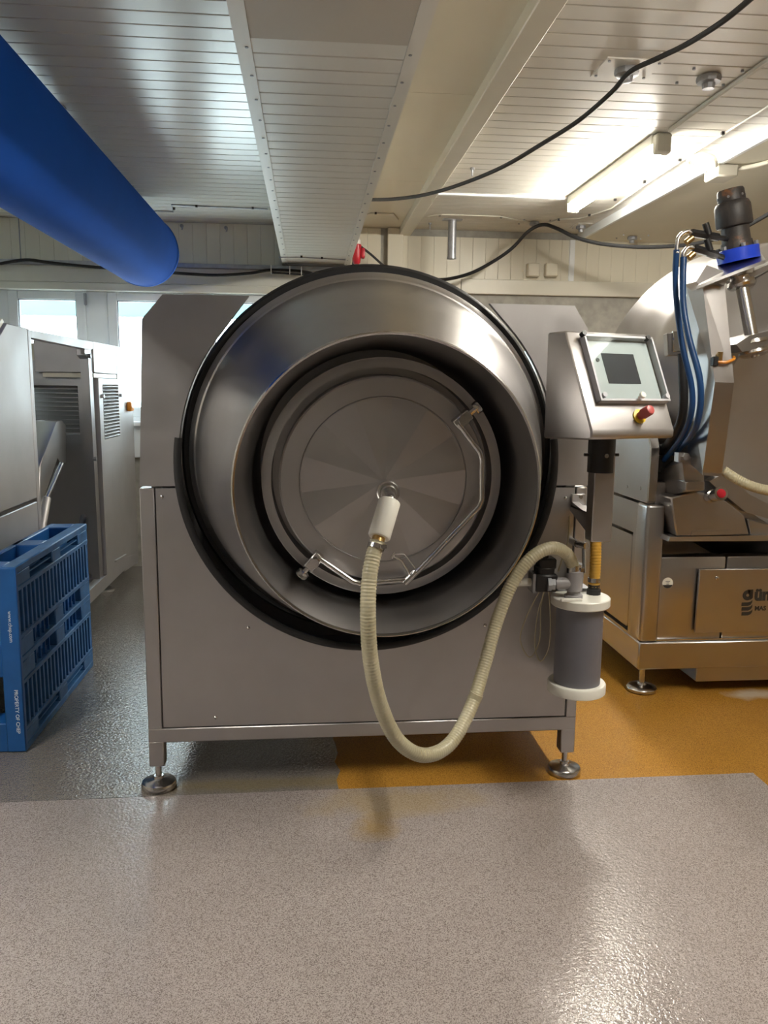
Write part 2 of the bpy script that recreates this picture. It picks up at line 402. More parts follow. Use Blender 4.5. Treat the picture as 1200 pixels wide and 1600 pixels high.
# ---- windows: casements in a row
WINB, WINT = 1.135, 2.090
for k in range(-2, 3):
    gx0 = -2.13+.712*k+0; gx1 = gx0+.416
    if gx1 > -.2: gx1 = -.29
    fr = MB()
    a, b_ = gx0-.07, gx1+.068
    for (q0, q1, z0, z1) in ((a, gx0, WINB+.03, WINT-.005), (gx1, b_, WINB+.03, WINT-.005), (gx0, gx1, WINB+.03, WINB+.10), (gx0, gx1, 2.027, WINT-.005)):
        fr.box(q0, q1, YW-.012, YW+.05, z0, z1, bev=.004)
    fo = struct(fr, 'window_%d' % (k+3), 'pvc')
    bd = MB()
    for (q0, q1, z0, z1) in ((gx0, gx0+.006, WINB+.10, 2.027), (gx1-.006, gx1, WINB+.10, 2.027), (gx0, gx1, 2.021, 2.027), (gx0, gx1, WINB+.10, WINB+.106)):
        bd.box(q0, q1, YW-.004, YW+.02, z0, z1)
    finish(bd, 'glazing_seal', 'grey_pl', fo)
    finish(MB().box(gx0, gx1, YW+.018, YW+.024, WINB+.10, 2.027), 'pane', 'glass', fo)
    finish(MB().box(b_-.008, b_+.012, YW-.03, YW-.010, 1.99, 2.075, bev=.003).cyl((b_+.006, YW-.03, 1.985), (b_+.006, YW-.03, 2.07), .006, n=8), 'hinge', 'galv', fo)
    struct(MB().box(b_+.001, b_+.158 if k < 2 else -.2, YW-.004, YW+.07, WINB, WINT, bev=.003), 'window_mullion_%d' % (k+3), 'pvc')
struct(MB().box(XL, -.2, YW-.008, YW+.08, WINB-.002, WINB+.029), 'window_sill', 'pvc')
struct(MB().box(-12, 10, YW+.3, 30, -.4, -.3), 'ground_outside', 'yard')
aw = finish(MB().box(-6, 1.5, 7.0, 7.03, 1.972, 2.9, bev=.004), 'awning', 'awning')
tag(aw, 'pale teal awning strip outside above the windows', 'awning')

# ================================================================== LAMPS
def batten(x, y0, y1, z, label, grp='ceiling batten lamps', name='batten_lamp'):
    t = thing(name, label, 'lamp', (x, (y0+y1)/2, z-.05), grp)
    finish(MB().box(x-.042, x+.042, y0+.049, y1-.005, z-.046, z+.001, bev=.004), 'lamp_body', 'lamp_body', t)
    finish(MB().prism([(x-.036, y0+.05, z-.045), (x-.032, y0+.05, z-.074), (x-.016, y0+.05, z-.090), (x+.016, y0+.05, z-.090), (x+.032, y0+.05, z-.074), (x+.036, y0+.05, z-.045)], (0, y1-y0-.052, 0)), 'diffuser', 'tube', t)
    finish(MB().box(x-.038, x+.038, y0, y0+.05, z-.094, z-.004, bev=.008), 'end_cap', 'lamp_body', t)
    finish(MB().box(x-.038, x+.038, y1-.006, y1+.012, z-.094, z-.004, bev=.005), 'end_cap', 'lamp_body', t)
    return t
b1 = batten(1.665, 3.80, 5.10, ZC, 'lit white batten lamp under the ribbed ceiling between cable and soffit')
# two more lamps of the same kind outside the picture: the conduit runs on towards the first, and the
# shadows on the lid and on the control box show one on either side of the camera
batten(1.665, 0.90, 2.20, ZC, 'lit white batten lamp on the conduit line over the open floor', name='batten_lamp_right_offscreen')
batten(-1.75, 0.60, 1.90, ZC, 'lit white batten lamp over the open floor on the pallet side', name='batten_lamp_left_offscreen')

# ================================================================== MAIN TUMBLER
tm = thing('vacuum_tumbler', 'large stainless vacuum tumbler with a round open drum mouth facing forward', 'machine', (0.2, 3.1, 0))
YF = 2.66
XA, XB = -.558, .963           # outer sides
CX, CZ, CR = .205, 1.145, .640 # cut-out of the front panels
def arc(r, a0, a1, n, cx=CX, cz=CZ, y=YF):
    return [Vector((cx+r*math.cos(R(a0+(a1-a0)*i/n)), y, cz+r*math.sin(R(a0+(a1-a0)*i/n)))) for i in range(n+1)]
# frame posts, rails
for x0, x1, nm in ((XA, -.510, 'l'), (.925, XB, 'r')):
    p = finish(MB().box(x0, x1, YF, YF+.05, .225, 1.068, bev=.003), 'frame_post', 'steel', tm)
finish(MB().box(XA, XB, YF, YF+.05, .176, .227, bev=.003), 'bottom_rail', 'steel', tm)
for x0, x1 in ((XA, -.515), (.918, XB)):
    finish(MB().box(x0, x1, YF+.05, 3.72, .18, .225, bev=.003), 'side_rail', 'steel', tm)
finish(MB().box(XA, XB, 3.67, 3.72, .18, .225, bev=.003), 'rear_rail', 'steel', tm)
finish(MB().box(XA+.02, XB-.02, YF+.03, 3.7, .226, .236), 'bottom_pan', 'steel_dark', tm)
for x, y in ((-.533, YF), (.937, YF), (-.533, 3.665), (.937, 3.665)):
    l = finish(MB().box(x-.026, x+.026, y, y+.05, .088, .18, bev=.003), 'leg', 'steel', tm)
    finish(MB().cyl((x, y+.026, .02), (x, y+.026, .10), .011, n=14), 'foot_rod', 'chrome', l)
    finish(MB().lathe([(0, .055), (.004, .060), (.016, .061), (.024, .057), (.028, .048), (.032, .022), (.036, .017), (.045, .016)], (x, y+.026, 0.0), (0, 0, 1), 36), 'foot_pad', 'chrome', l)
# lower front panel with the round cut-out
g = .004
a0 = math.degrees(math.asin((1.066-CZ)/CR))
pl = [Vector((-.510+g, YF+.004, .227+g)), Vector((.925-g, YF+.004, .227+g)), Vector((.925-g, YF+.004, 1.066))]
pl += [Vector((p.x, YF+.004, p.z)) for p in arc(CR, a0, -180-a0, 60)]
pl += [Vector((-.510+g, YF+.004, 1.066))]
fp = finish(MB().prism(pl, (0, .012, 0)), 'front_panel', 'steel', tm)
finish(MB().box(-.515, .93, YF+.017, YF+.02, .215, .45), 'panel_backing', 'steel', tm)
for px in ((388, 981), (758, 977), (253, 776), (884, 778), (337, 1121), (877, 1075)):
    q = at(px[0], px[1], Y=YF+.004); finish(MB().lathe([(0, .007), (.003, .006), (.005, .003), (.006, 0)], (q.x, YF+.0045, q.z), (0, -1, 0), 12), 'bolt', 'chrome', fp)
# upper wings, chamfered outside, cut round inside
WCX, WCZ = .207, 1.170
def wpt(r, a): return Vector((WCX+r*math.cos(R(a)), YF, WCZ+r*math.sin(R(a))))
def wing(side):
    if side < 0:
        ab = 180-math.degrees(math.asin((1.074-WCZ)/.632))
        pts = [Vector((XA+.002, YF, 1.074)), Vector((-.529, YF, 1.612)), Vector((-.462, YF, 1.690)), wpt(.655, 127.4)]
        pts += [wpt(.633, 140+(ab-140)*i/16) for i in range(17)]
    else:
        ab = math.degrees(math.asin((1.074-WCZ)/.636))
        pts = [Vector((XB+.010, YF, 1.074)), Vector((.938, YF, 1.605)), Vector((.888, YF, 1.680)), wpt(.645, 52.5)]
        pts += [wpt(.636, 44+(ab-44)*i/16) for i in range(17)]
    return finish(MB().prism(pts, (0, .025, 0)), 'upper_panel', 'steel', tm)
wing(-1); wing(1)
for x0, x1, zt in ((XA+.034, XA+.07, 1.56), (XB-.07, XB-.034, 1.56)):
    finish(MB().prism([(x0, YF+.026, .23), (x0, 3.70, .23), (x0, 3.70, 1.3), (x0, 3.3, zt), (x0, YF+.026, zt)], (x1-x0, 0, 0), bev=.003), 'side_panel', 'steel', tm)
finish(MB().box(XA+.07, XB-.07, 3.66, 3.70, .23, 1.05), 'rear_panel', 'steel', tm)
# rubber edging of the cut-out
gk = [Vector((p.x, YF-.004, p.z)) for p in arc(CR-.004, 172, 368, 80)]
finish(MB().tube(gk, .013, 10, smooth=False), 'edge_gasket', 'rubber', tm)
# ---- drum, axis tipped slightly down towards the front
DB = Vector((.212, 2.735, 1.165)); DN = Vector((.006, -.57, -.041)).normalized()
DU = Vector((0, 0, 1)).cross(DN).normalized()*-1; DU = DU if DU.x > 0 else -DU
DV = DU.cross(DN)*-1; DV = DV if DV.z > 0 else -DV
def D(a, b, t): return DB+DU*a+DV*b+DN*t
def dpx(u, v, t): return on_plane(u, v, DB+DN*t, DN)
dr = finish(MB().lathe([(-.85, 0), (-.85, .45), (-.70, .612), (-.02, .612), (.0, .614), (.022, .612), (.034, .596), (.04, .592), (.046, .594), (.05, .588), (.20, .548), (.40, .486), (.58, .4255), (.586, .424)], DB, DN, 128, cap=False), 'drum', 'steel_drum', tm)
finish(MB().lathe([(-.045, .610), (-.045, .632), (-.03, .640), (-.008, .640), (.006, .630), (.004, .610)], DB, DN, 128, cap=False, closed=True), 'drum_rubber_ring', 'rubber', dr)
finish(MB().lathe([(.578, .4262), (.586, .4275), (.590, .4235), (.588, .4185), (.580, .419)], DB, DN, 128, cap=False, closed=True), 'drum_lip', 'chrome', dr)
finish(MB().lathe([(.587, .4205), (.50, .400), (.42, .384), (.30, .372), (.15, .368)], DB, DN, 128, cap=False), 'drum_mouth', 'steel_dark', dr)
finish(MB().lathe([(.17, .375), (.17, .340), (.418, .340), (.418, .352), (.422, .354), (.424, .351), (.424, .326), (.36, .324), (.36, 0)], DB, DN, 96, cap=False), 'mouth_plate', 'steel_lid', dr)
lid = finish(MB().lathe([(.362, .303), (.440, .303), (.446, .298), (.446, .246), (.442, .243), (.442, 0)], DB, DN, 96, cap=False), 'lid', 'steel_lid', tm)
# pressed dish of the lid: twelve flat sectors, alternately folded
nsec = 14; a_off = 8
for k in range(nsec):
    a_ = R(a_off+360/nsec*k); b_ = R(a_off+360/nsec*(k+1))
    q = MB(); hi, lo = (.4500, .4425) if k % 2 == 0 else (.4425, .4500)
    pts = [D(0, 0, .4535)]
    pts += [D(.242*math.cos(a_+(b_-a_)*i/4), .242*math.sin(a_+(b_-a_)*i/4), hi+(lo-hi)*i/4) for i in range(5)]
    q.prism(pts, -DN*.006); sct = finish(q, 'lid_sector', 'steel_lid', lid, ang=1)
finish(MB().lathe([(.442, .2455), (.4495, .2445), (.4505, .2425), (.442, .2415)], DB, DN, 96, cap=False, closed=True), 'lid_bead', 'steel_dark', lid)
# bent tube handle with two screw clamps and a latch
HT = .478
hp = [dpx(*p, HT) for p in ((716, 662), (753, 711), (753, 787), (640, 906), (556, 912), (497, 871))]
hpts = []
for i, p in enumerate(hp):
    if 0 < i < len(hp)-1:
        hpts += [p+(hp[i-1]-p).normalized()*.012, p+(hp[i+1]-p).normalized()*.012]
    else: hpts.append(p)
hd = finish(MB().tube(hpts, .0085, 12, smooth=False), 'lid_handle', 'chrome', lid)
for p in (hp[0], hp[5]):
    rad = (p-D(0, 0, HT)).normalized(); tang = rad.cross(DN)
    base = p-DN*.0
    finish(MB().obox(base-rad*.010-tang*.016-DN*.030, rad*.055, tang*.032, DN*.036, bev=.003), 'clamp_block', 'chrome', hd)
    finish(MB().cyl(base+rad*.018, base+rad*.018+DN*.018, .016, n=6), 'clamp_nut', 'chrome', hd)
    finish(MB().lathe([(0, .009), (.022, .009), (.022, .019), (.036, .019), (.040, .016)], base+rad*.040-DN*.010, rad, 8), 'clamp_knob', 'chrome', hd)
lt = [dpx(*p, HT+.01) for p in ((640, 897), (627, 876), (614, 868))]
finish(MB().tube(lt, .004, 8, smooth=False).tube([dpx(648, 887, HT+.01), dpx(632, 866, HT+.012), dpx(617, 866, HT+.014)], .0025, 8, smooth=False).cyl(dpx(612, 872, HT+.01), dpx(617, 863, HT+.01), .005, n=8), 'latch_lever', 'chrome', hd)
finish(MB().cyl(dpx(632, 911, HT), dpx(650, 893, HT), .0115, n=12), 'latch_sleeve', 'chrome', hd)
# swivel in the lid centre
lc = dpx(606, 768, .447)
sw = finish(MB().lathe([(0, .034), (.012, .034), (.016, .030), (.016, .024), (.030, .024), (.034, .021)], lc, DN, 32), 'swivel_flange', 'chrome', lid)
c0 = at(609, 783, Y=2.10); c1 = at(592, 840, Y=2.045); cd = (c1-c0).normalized()
finish(MB().tube([lc+DN*.02, lc+DN*.045, c0+(-cd)*.012, c0+cd*.02], .0125, 16), 'swivel_pipe', 'chrome', sw)

# ---- vacuum hose
hs = thing('vacuum_hose', 'long milky corrugated hose looping from the lid swivel to the filter canister', 'hose', (.35, 2.1, .25))
finish(MB().lathe([(0, .027), (.003, .030), ((c1-c0).length-.004, .030), ((c1-c0).length, .027)], c0, cd, 36), 'coupling_sleeve', 'white_pl', hs)
hpx = [(590, 846, 2.035), (583, 870, 2.02), (577, 905, 2.0), (575, 960, 1.98), (579, 1030, 1.99), (594, 1100, 2.02), (622, 1157, 2.06), (662, 1180, 2.11), (703, 1162, 2.18), (736, 1105, 2.26), (757, 1040, 2.33), (776, 972, 2.38), (800, 912, 2.40), (830, 872, 2.41), (862, 856, 2.43), (886, 866, 2.465), (896, 888, 2.48)]
hh = [at(a, b, Y=y) for a, b, y in hpx]
finish(MB().hose(hh, .0205), 'hose_body', 'hose', hs, ang=80)
finish(MB().cyl(c1-cd*.002, hh[0]+(hh[1]-hh[0])*.4, .0175, n=20), 'hose_nipple', 'brass', hs)
cl = hh[0]+(hh[1]-hh[0])*.35; ct = (hh[1]-hh[0]).normalized()
finish(MB().cyl(cl-ct*.006, cl+ct*.006, .0232, n=24).obox(cl+Vector((.012, -.024, 0)), Vector((.014, 0, 0)), Vector((0, .012, 0)), Vector((0, 0, .010))), 'hose_clamp', 'chrome', hs)
ce = hh[-1]; finish(MB().cyl(ce+Vector((0, 0, .012)), ce+Vector((0, 0, -.014)), .0235, n=24).obox(ce+Vector((.018, -.02, -.008)), Vector((.012, 0, 0)), Vector((0, .014, 0)), Vector((0, 0, .012))), 'hose_clamp', 'chrome', hs)
jn = at(742, 1090, Y=2.275)
finish(MB().cyl(jn+Vector((-.004, 0, -.010)), jn+Vector((.006, .002, .012)), .0212, n=20), 'hose_joint', 'hose', hs)

# ---- filter canister on the right post
fc = thing('filter_canister', 'grey plastic filter canister between two white discs on the tumbler post', 'filter', (.898, 2.50, .385))
X0, Y0 = .900, 2.50
finish(MB().cyl((X0, Y0, .42), (X0, Y0, .700), .0775, n=56), 'canister_body', 'grey_pl', fc)
finish(MB().lathe([(0, .094), (.003, .097), (.027, .097), (.030, .094)], (X0, Y0, .693), (0, 0, 1), 64), 'top_disc', 'white_pl', fc)
finish(MB().lathe([(0, .094), (.003, .097), (.030, .097), (.034, .094)], (X0, Y0, .392), (0, 0, 1), 64), 'bottom_disc', 'white_pl', fc)
tx = at(897, 910, Y=2.48); te = finish(MB().lathe([(0, .030), (.010, .030), (.012, .022), (.024, .022), (.026, .027), (.090, .027), (.094, .022), (.105, .019)], (tx.x, 2.48, .722), (0, 0, 1), 32).cyl((tx.x-.065, 2.48, .772), (tx.x, 2.48, .772), .020, n=24), 'tee_fitting', 'tee_pl', fc)
finish(MB().lathe([(0, .024), (.012, .024), (.014, .028), (.026, .028)], (tx.x-.068, 2.48, .772), (-1, 0, 0), 8), 'union_nut', 'galv', te)
sv = at(853, 908, Y=2.50)
va = finish(MB().box(sv.x-.045, sv.x+.030, 2.465, 2.535, .745, .805, bev=.006).box(sv.x-.036, sv.x+.020, 2.470, 2.530, .80, .828, bev=.006), 'valve_body', 'black', fc)
finish(MB().box(sv.x-.030, sv.x+.026, 2.472, 2.528, .820, .856, bev=.005).box(sv.x-.036, sv.x+.002, 2.482, 2.522, .854, .868, bev=.004), 'valve_coil', 'black', va)
finish(MB().cyl((sv.x-.13, 2.50, .772), (sv.x-.04, 2.50, .772), .0135, n=20), 'valve_pipe', 'white_pl', va)
finish(MB().box(sv.x-.052, sv.x-.044, 2.468, 2.532, .742, .806), 'valve_flange', 'galv', va)
yx = at(928, 915, Y=2.52)
finish(MB().lathe([(0, .024), (.018, .024), (.020, .020), (.034, .020)], (yx.x, 2.52, .722), (0, 0, 1), 10), 'hose_connector', 'black', fc)
finish(MB().hose([(yx.x, 2.52, .75), (yx.x+.001, 2.52, .82), (yx.x+.002, 2.53, .90), (yx.x+.004, 2.56, .98)], .0185, pitch=.010), 'amber_hose', 'hose_yellow', fc, ang=80)
finish(MB().cyl((yx.x, 2.52, .765), (yx.x, 2.52, .780), .0212, n=24), 'amber_hose_clamp', 'chrome', fc)
finish(MB().box(X0-.06, X0+.055, Y0+.06, YF+.002, .724, .732).box(X0+.005, X0+.055, YF-.03, YF+.002, .70, .80, bev=.002), 'mounting_bracket', 'galv', fc)
finish(MB().box(X0-.02, X0+.055, Y0+.05, YF+.002, .385, .393).cyl((X0-.01, Y0+.11, .34), (X0-.01, Y0+.11, .39), .01, n=12), 'lower_bracket', 'galv', fc)
finish(MB().box(X0-.09, X0-.02, 2.425, 2.437, .7225, .733, bev=.002), 'disc_clip', 'white_pl', fc)
lp = [at(a, b, Y=y) for a, b, y in ((846, 918, 2.50), (822, 965, 2.58), (813, 1000, 2.61), (828, 1027, 2.62), (843, 1000, 2.60), (845, 950, 2.55), (851, 918, 2.50))]
lp2 = [at(a, b, Y=y) for a, b, y in ((853, 918, 2.50), (840, 960, 2.56), (836, 1010, 2.60), (845, 1033, 2.60), (858, 1010, 2.57), (860, 965, 2.53), (857, 918, 2.50))]
tag(finish(MB().tube(lp, .0022, 6).tube(lp2, .0022, 6), 'sensor_cable', 'hose'), 'thin looped translucent cable hanging below the black valve', 'cable')
tag(finish(MB().tube([at(a, b, Y=y) for a, b, y in ((872, 893, 2.545), (879, 872, 2.58), (886, 850, 2.62), (889, 828, 2.645), (890, 806, 2.664))], .0028, 6), 'air_tube', 'hose'), 'thin pale air tube rising behind the tee fitting', 'tube')
# ball valve lever and bracket behind
finish(MB().cyl(at(903, 850, Y=2.60), at(903, 850, Y=2.60)+Vector((0, .07, 0)), .013, n=14).cyl(at(903, 850, Y=2.60), at(916, 853, Y=2.56), .012, n=12).tube([at(912, 855, Y=2.60), at(913, 895, Y=2.58)], .007, 8, smooth=False), 'ball_valve', 'chrome', tm)

# ---- control terminal on its post
ct_ = thing('control_terminal', 'sloped stainless control box with a small display on a square post', 'control panel', (.86, 2.45, .93))
ca, sa = math.cos(R(19.5)), math.sin(R(19.5))
AXw = Vector((ca, sa, 0)); AYw = Vector((-sa, ca, 0)); O = Vector((.857, 2.47, 1.275)); W2 = .156
def L(x, y, z): return O+AXw*x+AYw*y+Vector((0, 0, z))
prof = [(-.026, -.022), (-.026, .296), (-.113, .296), (-.250, .012), (-.250, -.010), (-.235, -.014)]
hb = finish(MB().prism([L(-W2, y, z) for y, z in prof], AXw*(2*W2), bev=.005), 'housing', 'steel', ct_)
fd = Vector((0, -.250+.113, .012-.296)); sl = (AYw*fd.y+Vector((0, 0, fd.z))); SLn = sl.length; sl.normalize()
fn = AXw.cross(sl).normalized(); fn = fn if fn.y < 0 else -fn
FO = L(-W2, -.113, .296)
def FP(s_, t_, h=0.0): return FO+AXw*(2*W2*s_)+sl*(SLn*t_)+fn*h
def plate(s0, s1, t0, t1, h0, h1, bev=0.0):
    return MB().obox(FP(s0, t0, h0), FP(s1, t0, h0)-FP(s0, t0, h0), FP(s0, t1, h0)-FP(s0, t0, h0), fn*(h1-h0), bev=bev)
bz = finish(plate(.17, .93, .10, .70, .0005, .006, .002), 'display_bezel', 'panel_pl', ct_)
finish(plate(.33, .72, .23, .54, .006, .0072), 'display_screen', 'screen', bz)
cp = FP(.27, .30, .0062); finish(MB().cyl(cp, cp+fn*.002, .006, n=16), 'sensor_dot', 'black', bz)
cv = MB()
for (s0, s1, t0, t1) in ((.14, .16, .065, .735), (.955, .975, .065, .735), (.14, .975, .065, .085), (.14, .975, .715, .735)):
    o_ = FP(s0, t0, .001); cv.obox(o_, FP(s1, t0, .001)-o_, FP(s0, t1, .001)-o_, fn*.022)
cvo = finish(cv, 'cover_frame', 'panel_pl', ct_)
finish(plate(.16, .955, .085, .715, .019, .021), 'clear_cover', 'clear', cvo)
for s_, t_ in ((.14, .06), (.91, .075), (.19, .68), (.94, .69)):
    p = FP(s_, t_, .012); finish(MB().cyl(p, p+fn*.016, .008, n=10), 'cover_hinge' if t_ < .2 else 'cover_screw', 'black' if t_ < .2 else 'panel_pl', cvo)
p = FP(.60, .70, .02); finish(MB().lathe([(0, .004), (.014, .004), (.014, .010), (.020, .010), (.022, .008)], p, fn, 20), 'cover_knob', 'white_pl', cvo)
p = FP(.60, .865, .0005)
ey = finish(MB().lathe([(0, .022), (.004, .022), (.005, .020)], p, fn, 32), 'stop_collar', 'yellow', ct_)
finish(MB().lathe([(.004, .012), (.020, .012), (.020, .0155), (.046, .0155), (.052, .013), (.054, .008)], p, fn, 28), 'stop_button', 'red_dull', ey)
# post, sleeve and bracket arm
pa = at(919, 760, Y=2.42).x; pb = at(957, 760, Y=2.42).x; xm = (pa+pb)/2
finish(MB().box(xm-.030, xm+.036, 2.395, 2.455, .925, 1.20, bev=.003), 'post', 'steel_lid', ct_)
slv = finish(MB().cyl((xm, 2.425, 1.145), (xm, 2.425, 1.262), .042, n=36), 'swivel_sleeve', 'black', ct_)
finish(MB().box(xm-.055, xm+.06, 2.385, 2.47, 1.252, 1.268, bev=.002), 'mounting_plate', 'black', ct_)
for dx, dy in ((0, -1), (1, 0), (-1, 0)):
    q0 = Vector((xm+dx*.040, 2.425+dy*.040, 1.20)); finish(MB().cyl(q0, q0+Vector((dx, dy, 0))*(.006 if dy else .016), .007 if dy else .005, n=12), 'clamp_screw', 'chrome' if dy else 'black', slv)
finish(MB().prism([(.906, YF+.001, 1.02), (.906, YF+.001, .985), (.906, 2.454, .93), (.906, 2.454, .995)], (.022, 0, 0)).box(.906, .955, YF-.012, YF+.001, 1.00, 1.045, bev=.002).box(.906, .955, 2.45, YF, 1.0, 1.006), 'bracket_arm', 'steel', ct_)
qb = at(907, 776, Y=YF-.012); finish(MB().cyl(qb, qb+Vector((0, -.006, 0)), .007, n=12), 'bracket_bolt', 'chrome', ct_)

# ================================================================== BLUE TEXTILE DUCT
bx, bz_, br = -1.070, 2.272, .2255
bd = thing('textile_duct', 'thick round blue fabric air duct hanging under the ribbed ceiling', 'air duct', (bx, 2.5, bz_-br))
finish(MB().lathe([(0, 0), (0, br-.01), (0, br), (7.35, br), (7.43, br-.002), (7.50, br-.012)], (bx, -1.93, bz_), (0, 1, 0), 96, cap=False), 'duct_sleeve', 'blue_fabric', bd, ang=60)
finish(MB().lathe([(0, br+.001), (.010, br+.003), (.075, br-.004), (.10, br-.03), (.115, br-.09), (.12, 0)], (bx, 5.48, bz_), (0, 1, 0), 96, cap=False), 'end_cap', 'blue_fabric', bd, ang=60)
for y in (0.6, 2.2, 3.8, 5.2):
    finish(MB().cyl((bx, y, bz_+br-.003), (bx, y, ZC), .004, n=8).box(bx-.02, bx+.02, y-.02, y+.02, ZC-.006, ZC+.001), 'hanger', 'galv', bd)
finish(MB().box(bx-.014, bx+.014, -1.9, 5.45, bz_+br-.004, bz_+br+.016), 'hanging_rail', 'galv', bd)

# ================================================================== LEFT MACHINE
lm = thing('massaging_machine', 'stainless machine with louvred door and lift arm behind the blue pallet', 'machine', (-1.75, 4.6, 0))
XF = -1.30; S = 'steel_cool'
def yz(u, v, X=XF): p = at(u, v, X=X); return p.y, p.z
def sheet(pts, x, th, name, mat, parent, bev=0.0): return finish(MB().prism([(x, y, z) for y, z in pts], (-th, 0, 0), bev=bev), name, mat, parent)
near = sheet([(3.10, .865), (3.912, .865), (3.912, 1.660), (3.66, 1.664), (3.10, 1.30)], XF, .70, 'near_cabinet', S, lm, .004)
sheet([(3.10, .19), (3.912, .19), (3.912, .848), (3.10, .848)], XF, .70, 'lower_cabinet', S, lm, .004)
sheet([(3.12, .84), (3.90, .84), (3.90, .87), (3.12, .87)], XF-.04, .6, 'cabinet_spacer', S, lm)
sheet([(3.10, .36), (3.66, .36), (3.72, .42), (3.72, .62), (3.10, .62)], XF+.002, .004, 'recessed_grip', 'steel_dark', lm)
finish(MB().prism([(XF-.01, 3.10, 1.31), (XF-.01, 3.655, 1.669), (XF-.60, 3.655, 1.669), (XF-.60, 3.10, 1.31)], (0, -.02, .012)), 'sloped_cover', 'cream', lm)
sheet([(3.918, .19), (3.960, .19), (3.960, 1.655), (3.918, 1.660)], XF, .05, 'frame_post', S, lm, .003)
sheet([(3.958, 1.655), (3.958, 1.618), (5.00, 1.612), (5.052, 1.62), (5.052, 1.664)], XF, .045, 'top_beam', S, lm, .003)
sheet([(5.000, .19), (5.092, .19), (5.050, 1.625), (4.905, 1.613), (4.905, 1.575), (4.98, 1.56)], XF-.01, .05, 'door_post', 'steel_dark', lm, .003)
sheet([(5.056, 1.478), (5.636, 1.478), (5.636, 1.668), (5.056, 1.666)], XF, .35, 'corner_cover', S, lm, .003)
sheet([(5.056, 1.449), (5.640, 1.449), (5.640, 1.474), (5.056, 1.474)], XF-.004, .30, 'cover_strip', 'cream', lm)
sheet([(5.642, .10), (6.09, .07), (6.10, 1.595), (5.83, 1.668), (5.642, 1.668)], XF, .55, 'far_cabinet', S, lm, .003)
dm = MB()
for (y0, y1, z0, z1) in ((5.096, 5.185, .205, 1.445), (5.605, 5.636, .205, 1.445), (5.185, 5.605, 1.408, 1.445), (5.185, 5.605, .205, 1.062)):
    dm.box(XF-.028, XF+.012, y0, y1, z0, z1)
dl = finish(dm, 'louvred_door', S, lm)
s0 = None; nl = 16
for k in range(nl):
    z = 1.408-k*.0215
    if s0 is None: s0 = finish(MB().prism([(XF-.016, 5.183, z+.004), (XF+.016, 5.183, z-.014), (XF+.016, 5.183, z-.0165), (XF-.016, 5.183, z+.0015)], (0, .424, 0)), 'louvre', S, dl)
    else: copy_part(s0, (0, 0, -k*.0215), dl)
for y in (5.150, 5.632):
    finish(MB().cyl((XF+.012, y, 1.335), (XF+.030, y, 1.335), .012, n=10), 'door_lock', 'galv', dl)
sheet([(3.92, .118), (5.64, .118), (6.06, .066), (6.06, .15), (5.64, .20), (3.92, .20)], XF+.002, .05, 'bottom_rail', S, lm, .003)
sheet([(5.30, .245), (5.60, .225), (5.60, .235), (5.30, .255)], XF+.026, .015, 'foot_lip', S, lm)
q = at(200, 635, X=XF)
finish(MB().box(XF, XF+.035, q.y-.05, q.y+.045, q.z-.035, q.z+.035, bev=.012, seg=2), 'signal_lamp', 'orange', lm)
for y in (5.5, 3.3):
    finish(MB().cyl((XF-.10, y, .03), (XF-.10, y, .14), .012, n=12).lathe([(0, .055), (.015, .057), (.03, .03), (.04, .015)], (XF-.10, y, 0), (0, 0, 1), 28), 'foot', 'chrome', lm)
# inside the opening
im = MB()
im.prism([(XF-.06, 5.10, .20), (XF-.06, 5.10, 1.505), (-1.415, 5.10, 1.5126), (-1.415, 5.10, .20)], (0, .03, 0))
im.prism([(-1.85, 5.10, .20), (-1.85, 5.10, 1.573), (XF-.78, 5.10, 1.605), (XF-.78, 5.10, .20)], (0, .03, 0))
im.prism([(-1.415, 5.10, 1.398), (-1.415, 5.10, 1.5126), (-1.85, 5.10, 1.573), (-1.85, 5.10, 1.398)], (0, .03, 0))
im.box(-1.85, -1.415, 5.10, 5.13, .20, 1.098)
ip = finish(im, 'inner_panel', 'steel_dark', lm)
s0 = None
for k in range(11):
    z = 1.398-k*.027
    if s0 is None: s0 = finish(MB().prism([(-1.852, 5.128, z+.006), (-1.852, 5.092, z-.017), (-1.852, 5.092, z-.0205), (-1.852, 5.128, z+.0025)], (.439, 0, 0)), 'inner_louvre', 'steel_lid', ip)
    else: copy_part(s0, (0, 0, -k*.027), ip)
finish(MB().prism([(XF-.05, 5.135, 1.50), (XF-.05, 5.135, 1.635), (XF-.78, 5.135, 1.675), (XF-.78, 5.135, 1.59)], (0, .25, 0)), 'rear_hood', 'cream', lm)
finish(MB().box(XF-.78, XF-.72, 3.92, 5.12, .2, 1.5), 'rear_wall', 'steel_dark', lm)
finish(MB().box(XF-.72, XF-.06, 3.92, 5.09, .19, .21), 'floor_pan', 'steel_dark', lm)
finish(MB().lathe([(0, 0), (0, .50), (.03, .545), (.22, .545), (.26, .50), (.26, 0)], (-1.935, 3.93, 1.21), (0, 1, 0), 64, cap=False), 'inner_drum', 'steel_cool', lm)
finish(MB().prism([(-1.44, *yz(u, v, -1.44)) for u, v in ((103, 664), (104, 722), (96, 728), (90, 714), (62, 800), (62, 728), (88, 658), (97, 656))], (-.12, 0, 0), bev=.004), 'lift_arm', 'steel_warm', lm)
a_ = at(96, 724, X=-1.40); b_ = at(71, 782, X=-1.40); c_ = at(63, 832, X=-1.40)
finish(MB().cyl(a_, b_, .011, n=14), 'piston_rod', 'chrome', lm)
finish(MB().cyl(b_+(a_-b_)*.05, c_, .024, n=20), 'hydraulic_cylinder', S, lm)
finish(MB().tube([at(u, v, X=-1.42) for u, v in ((124, 838), (131, 806), (140, 800), (143, 815))], .02, 10), 'drain_hose', 'grey_pl', lm)
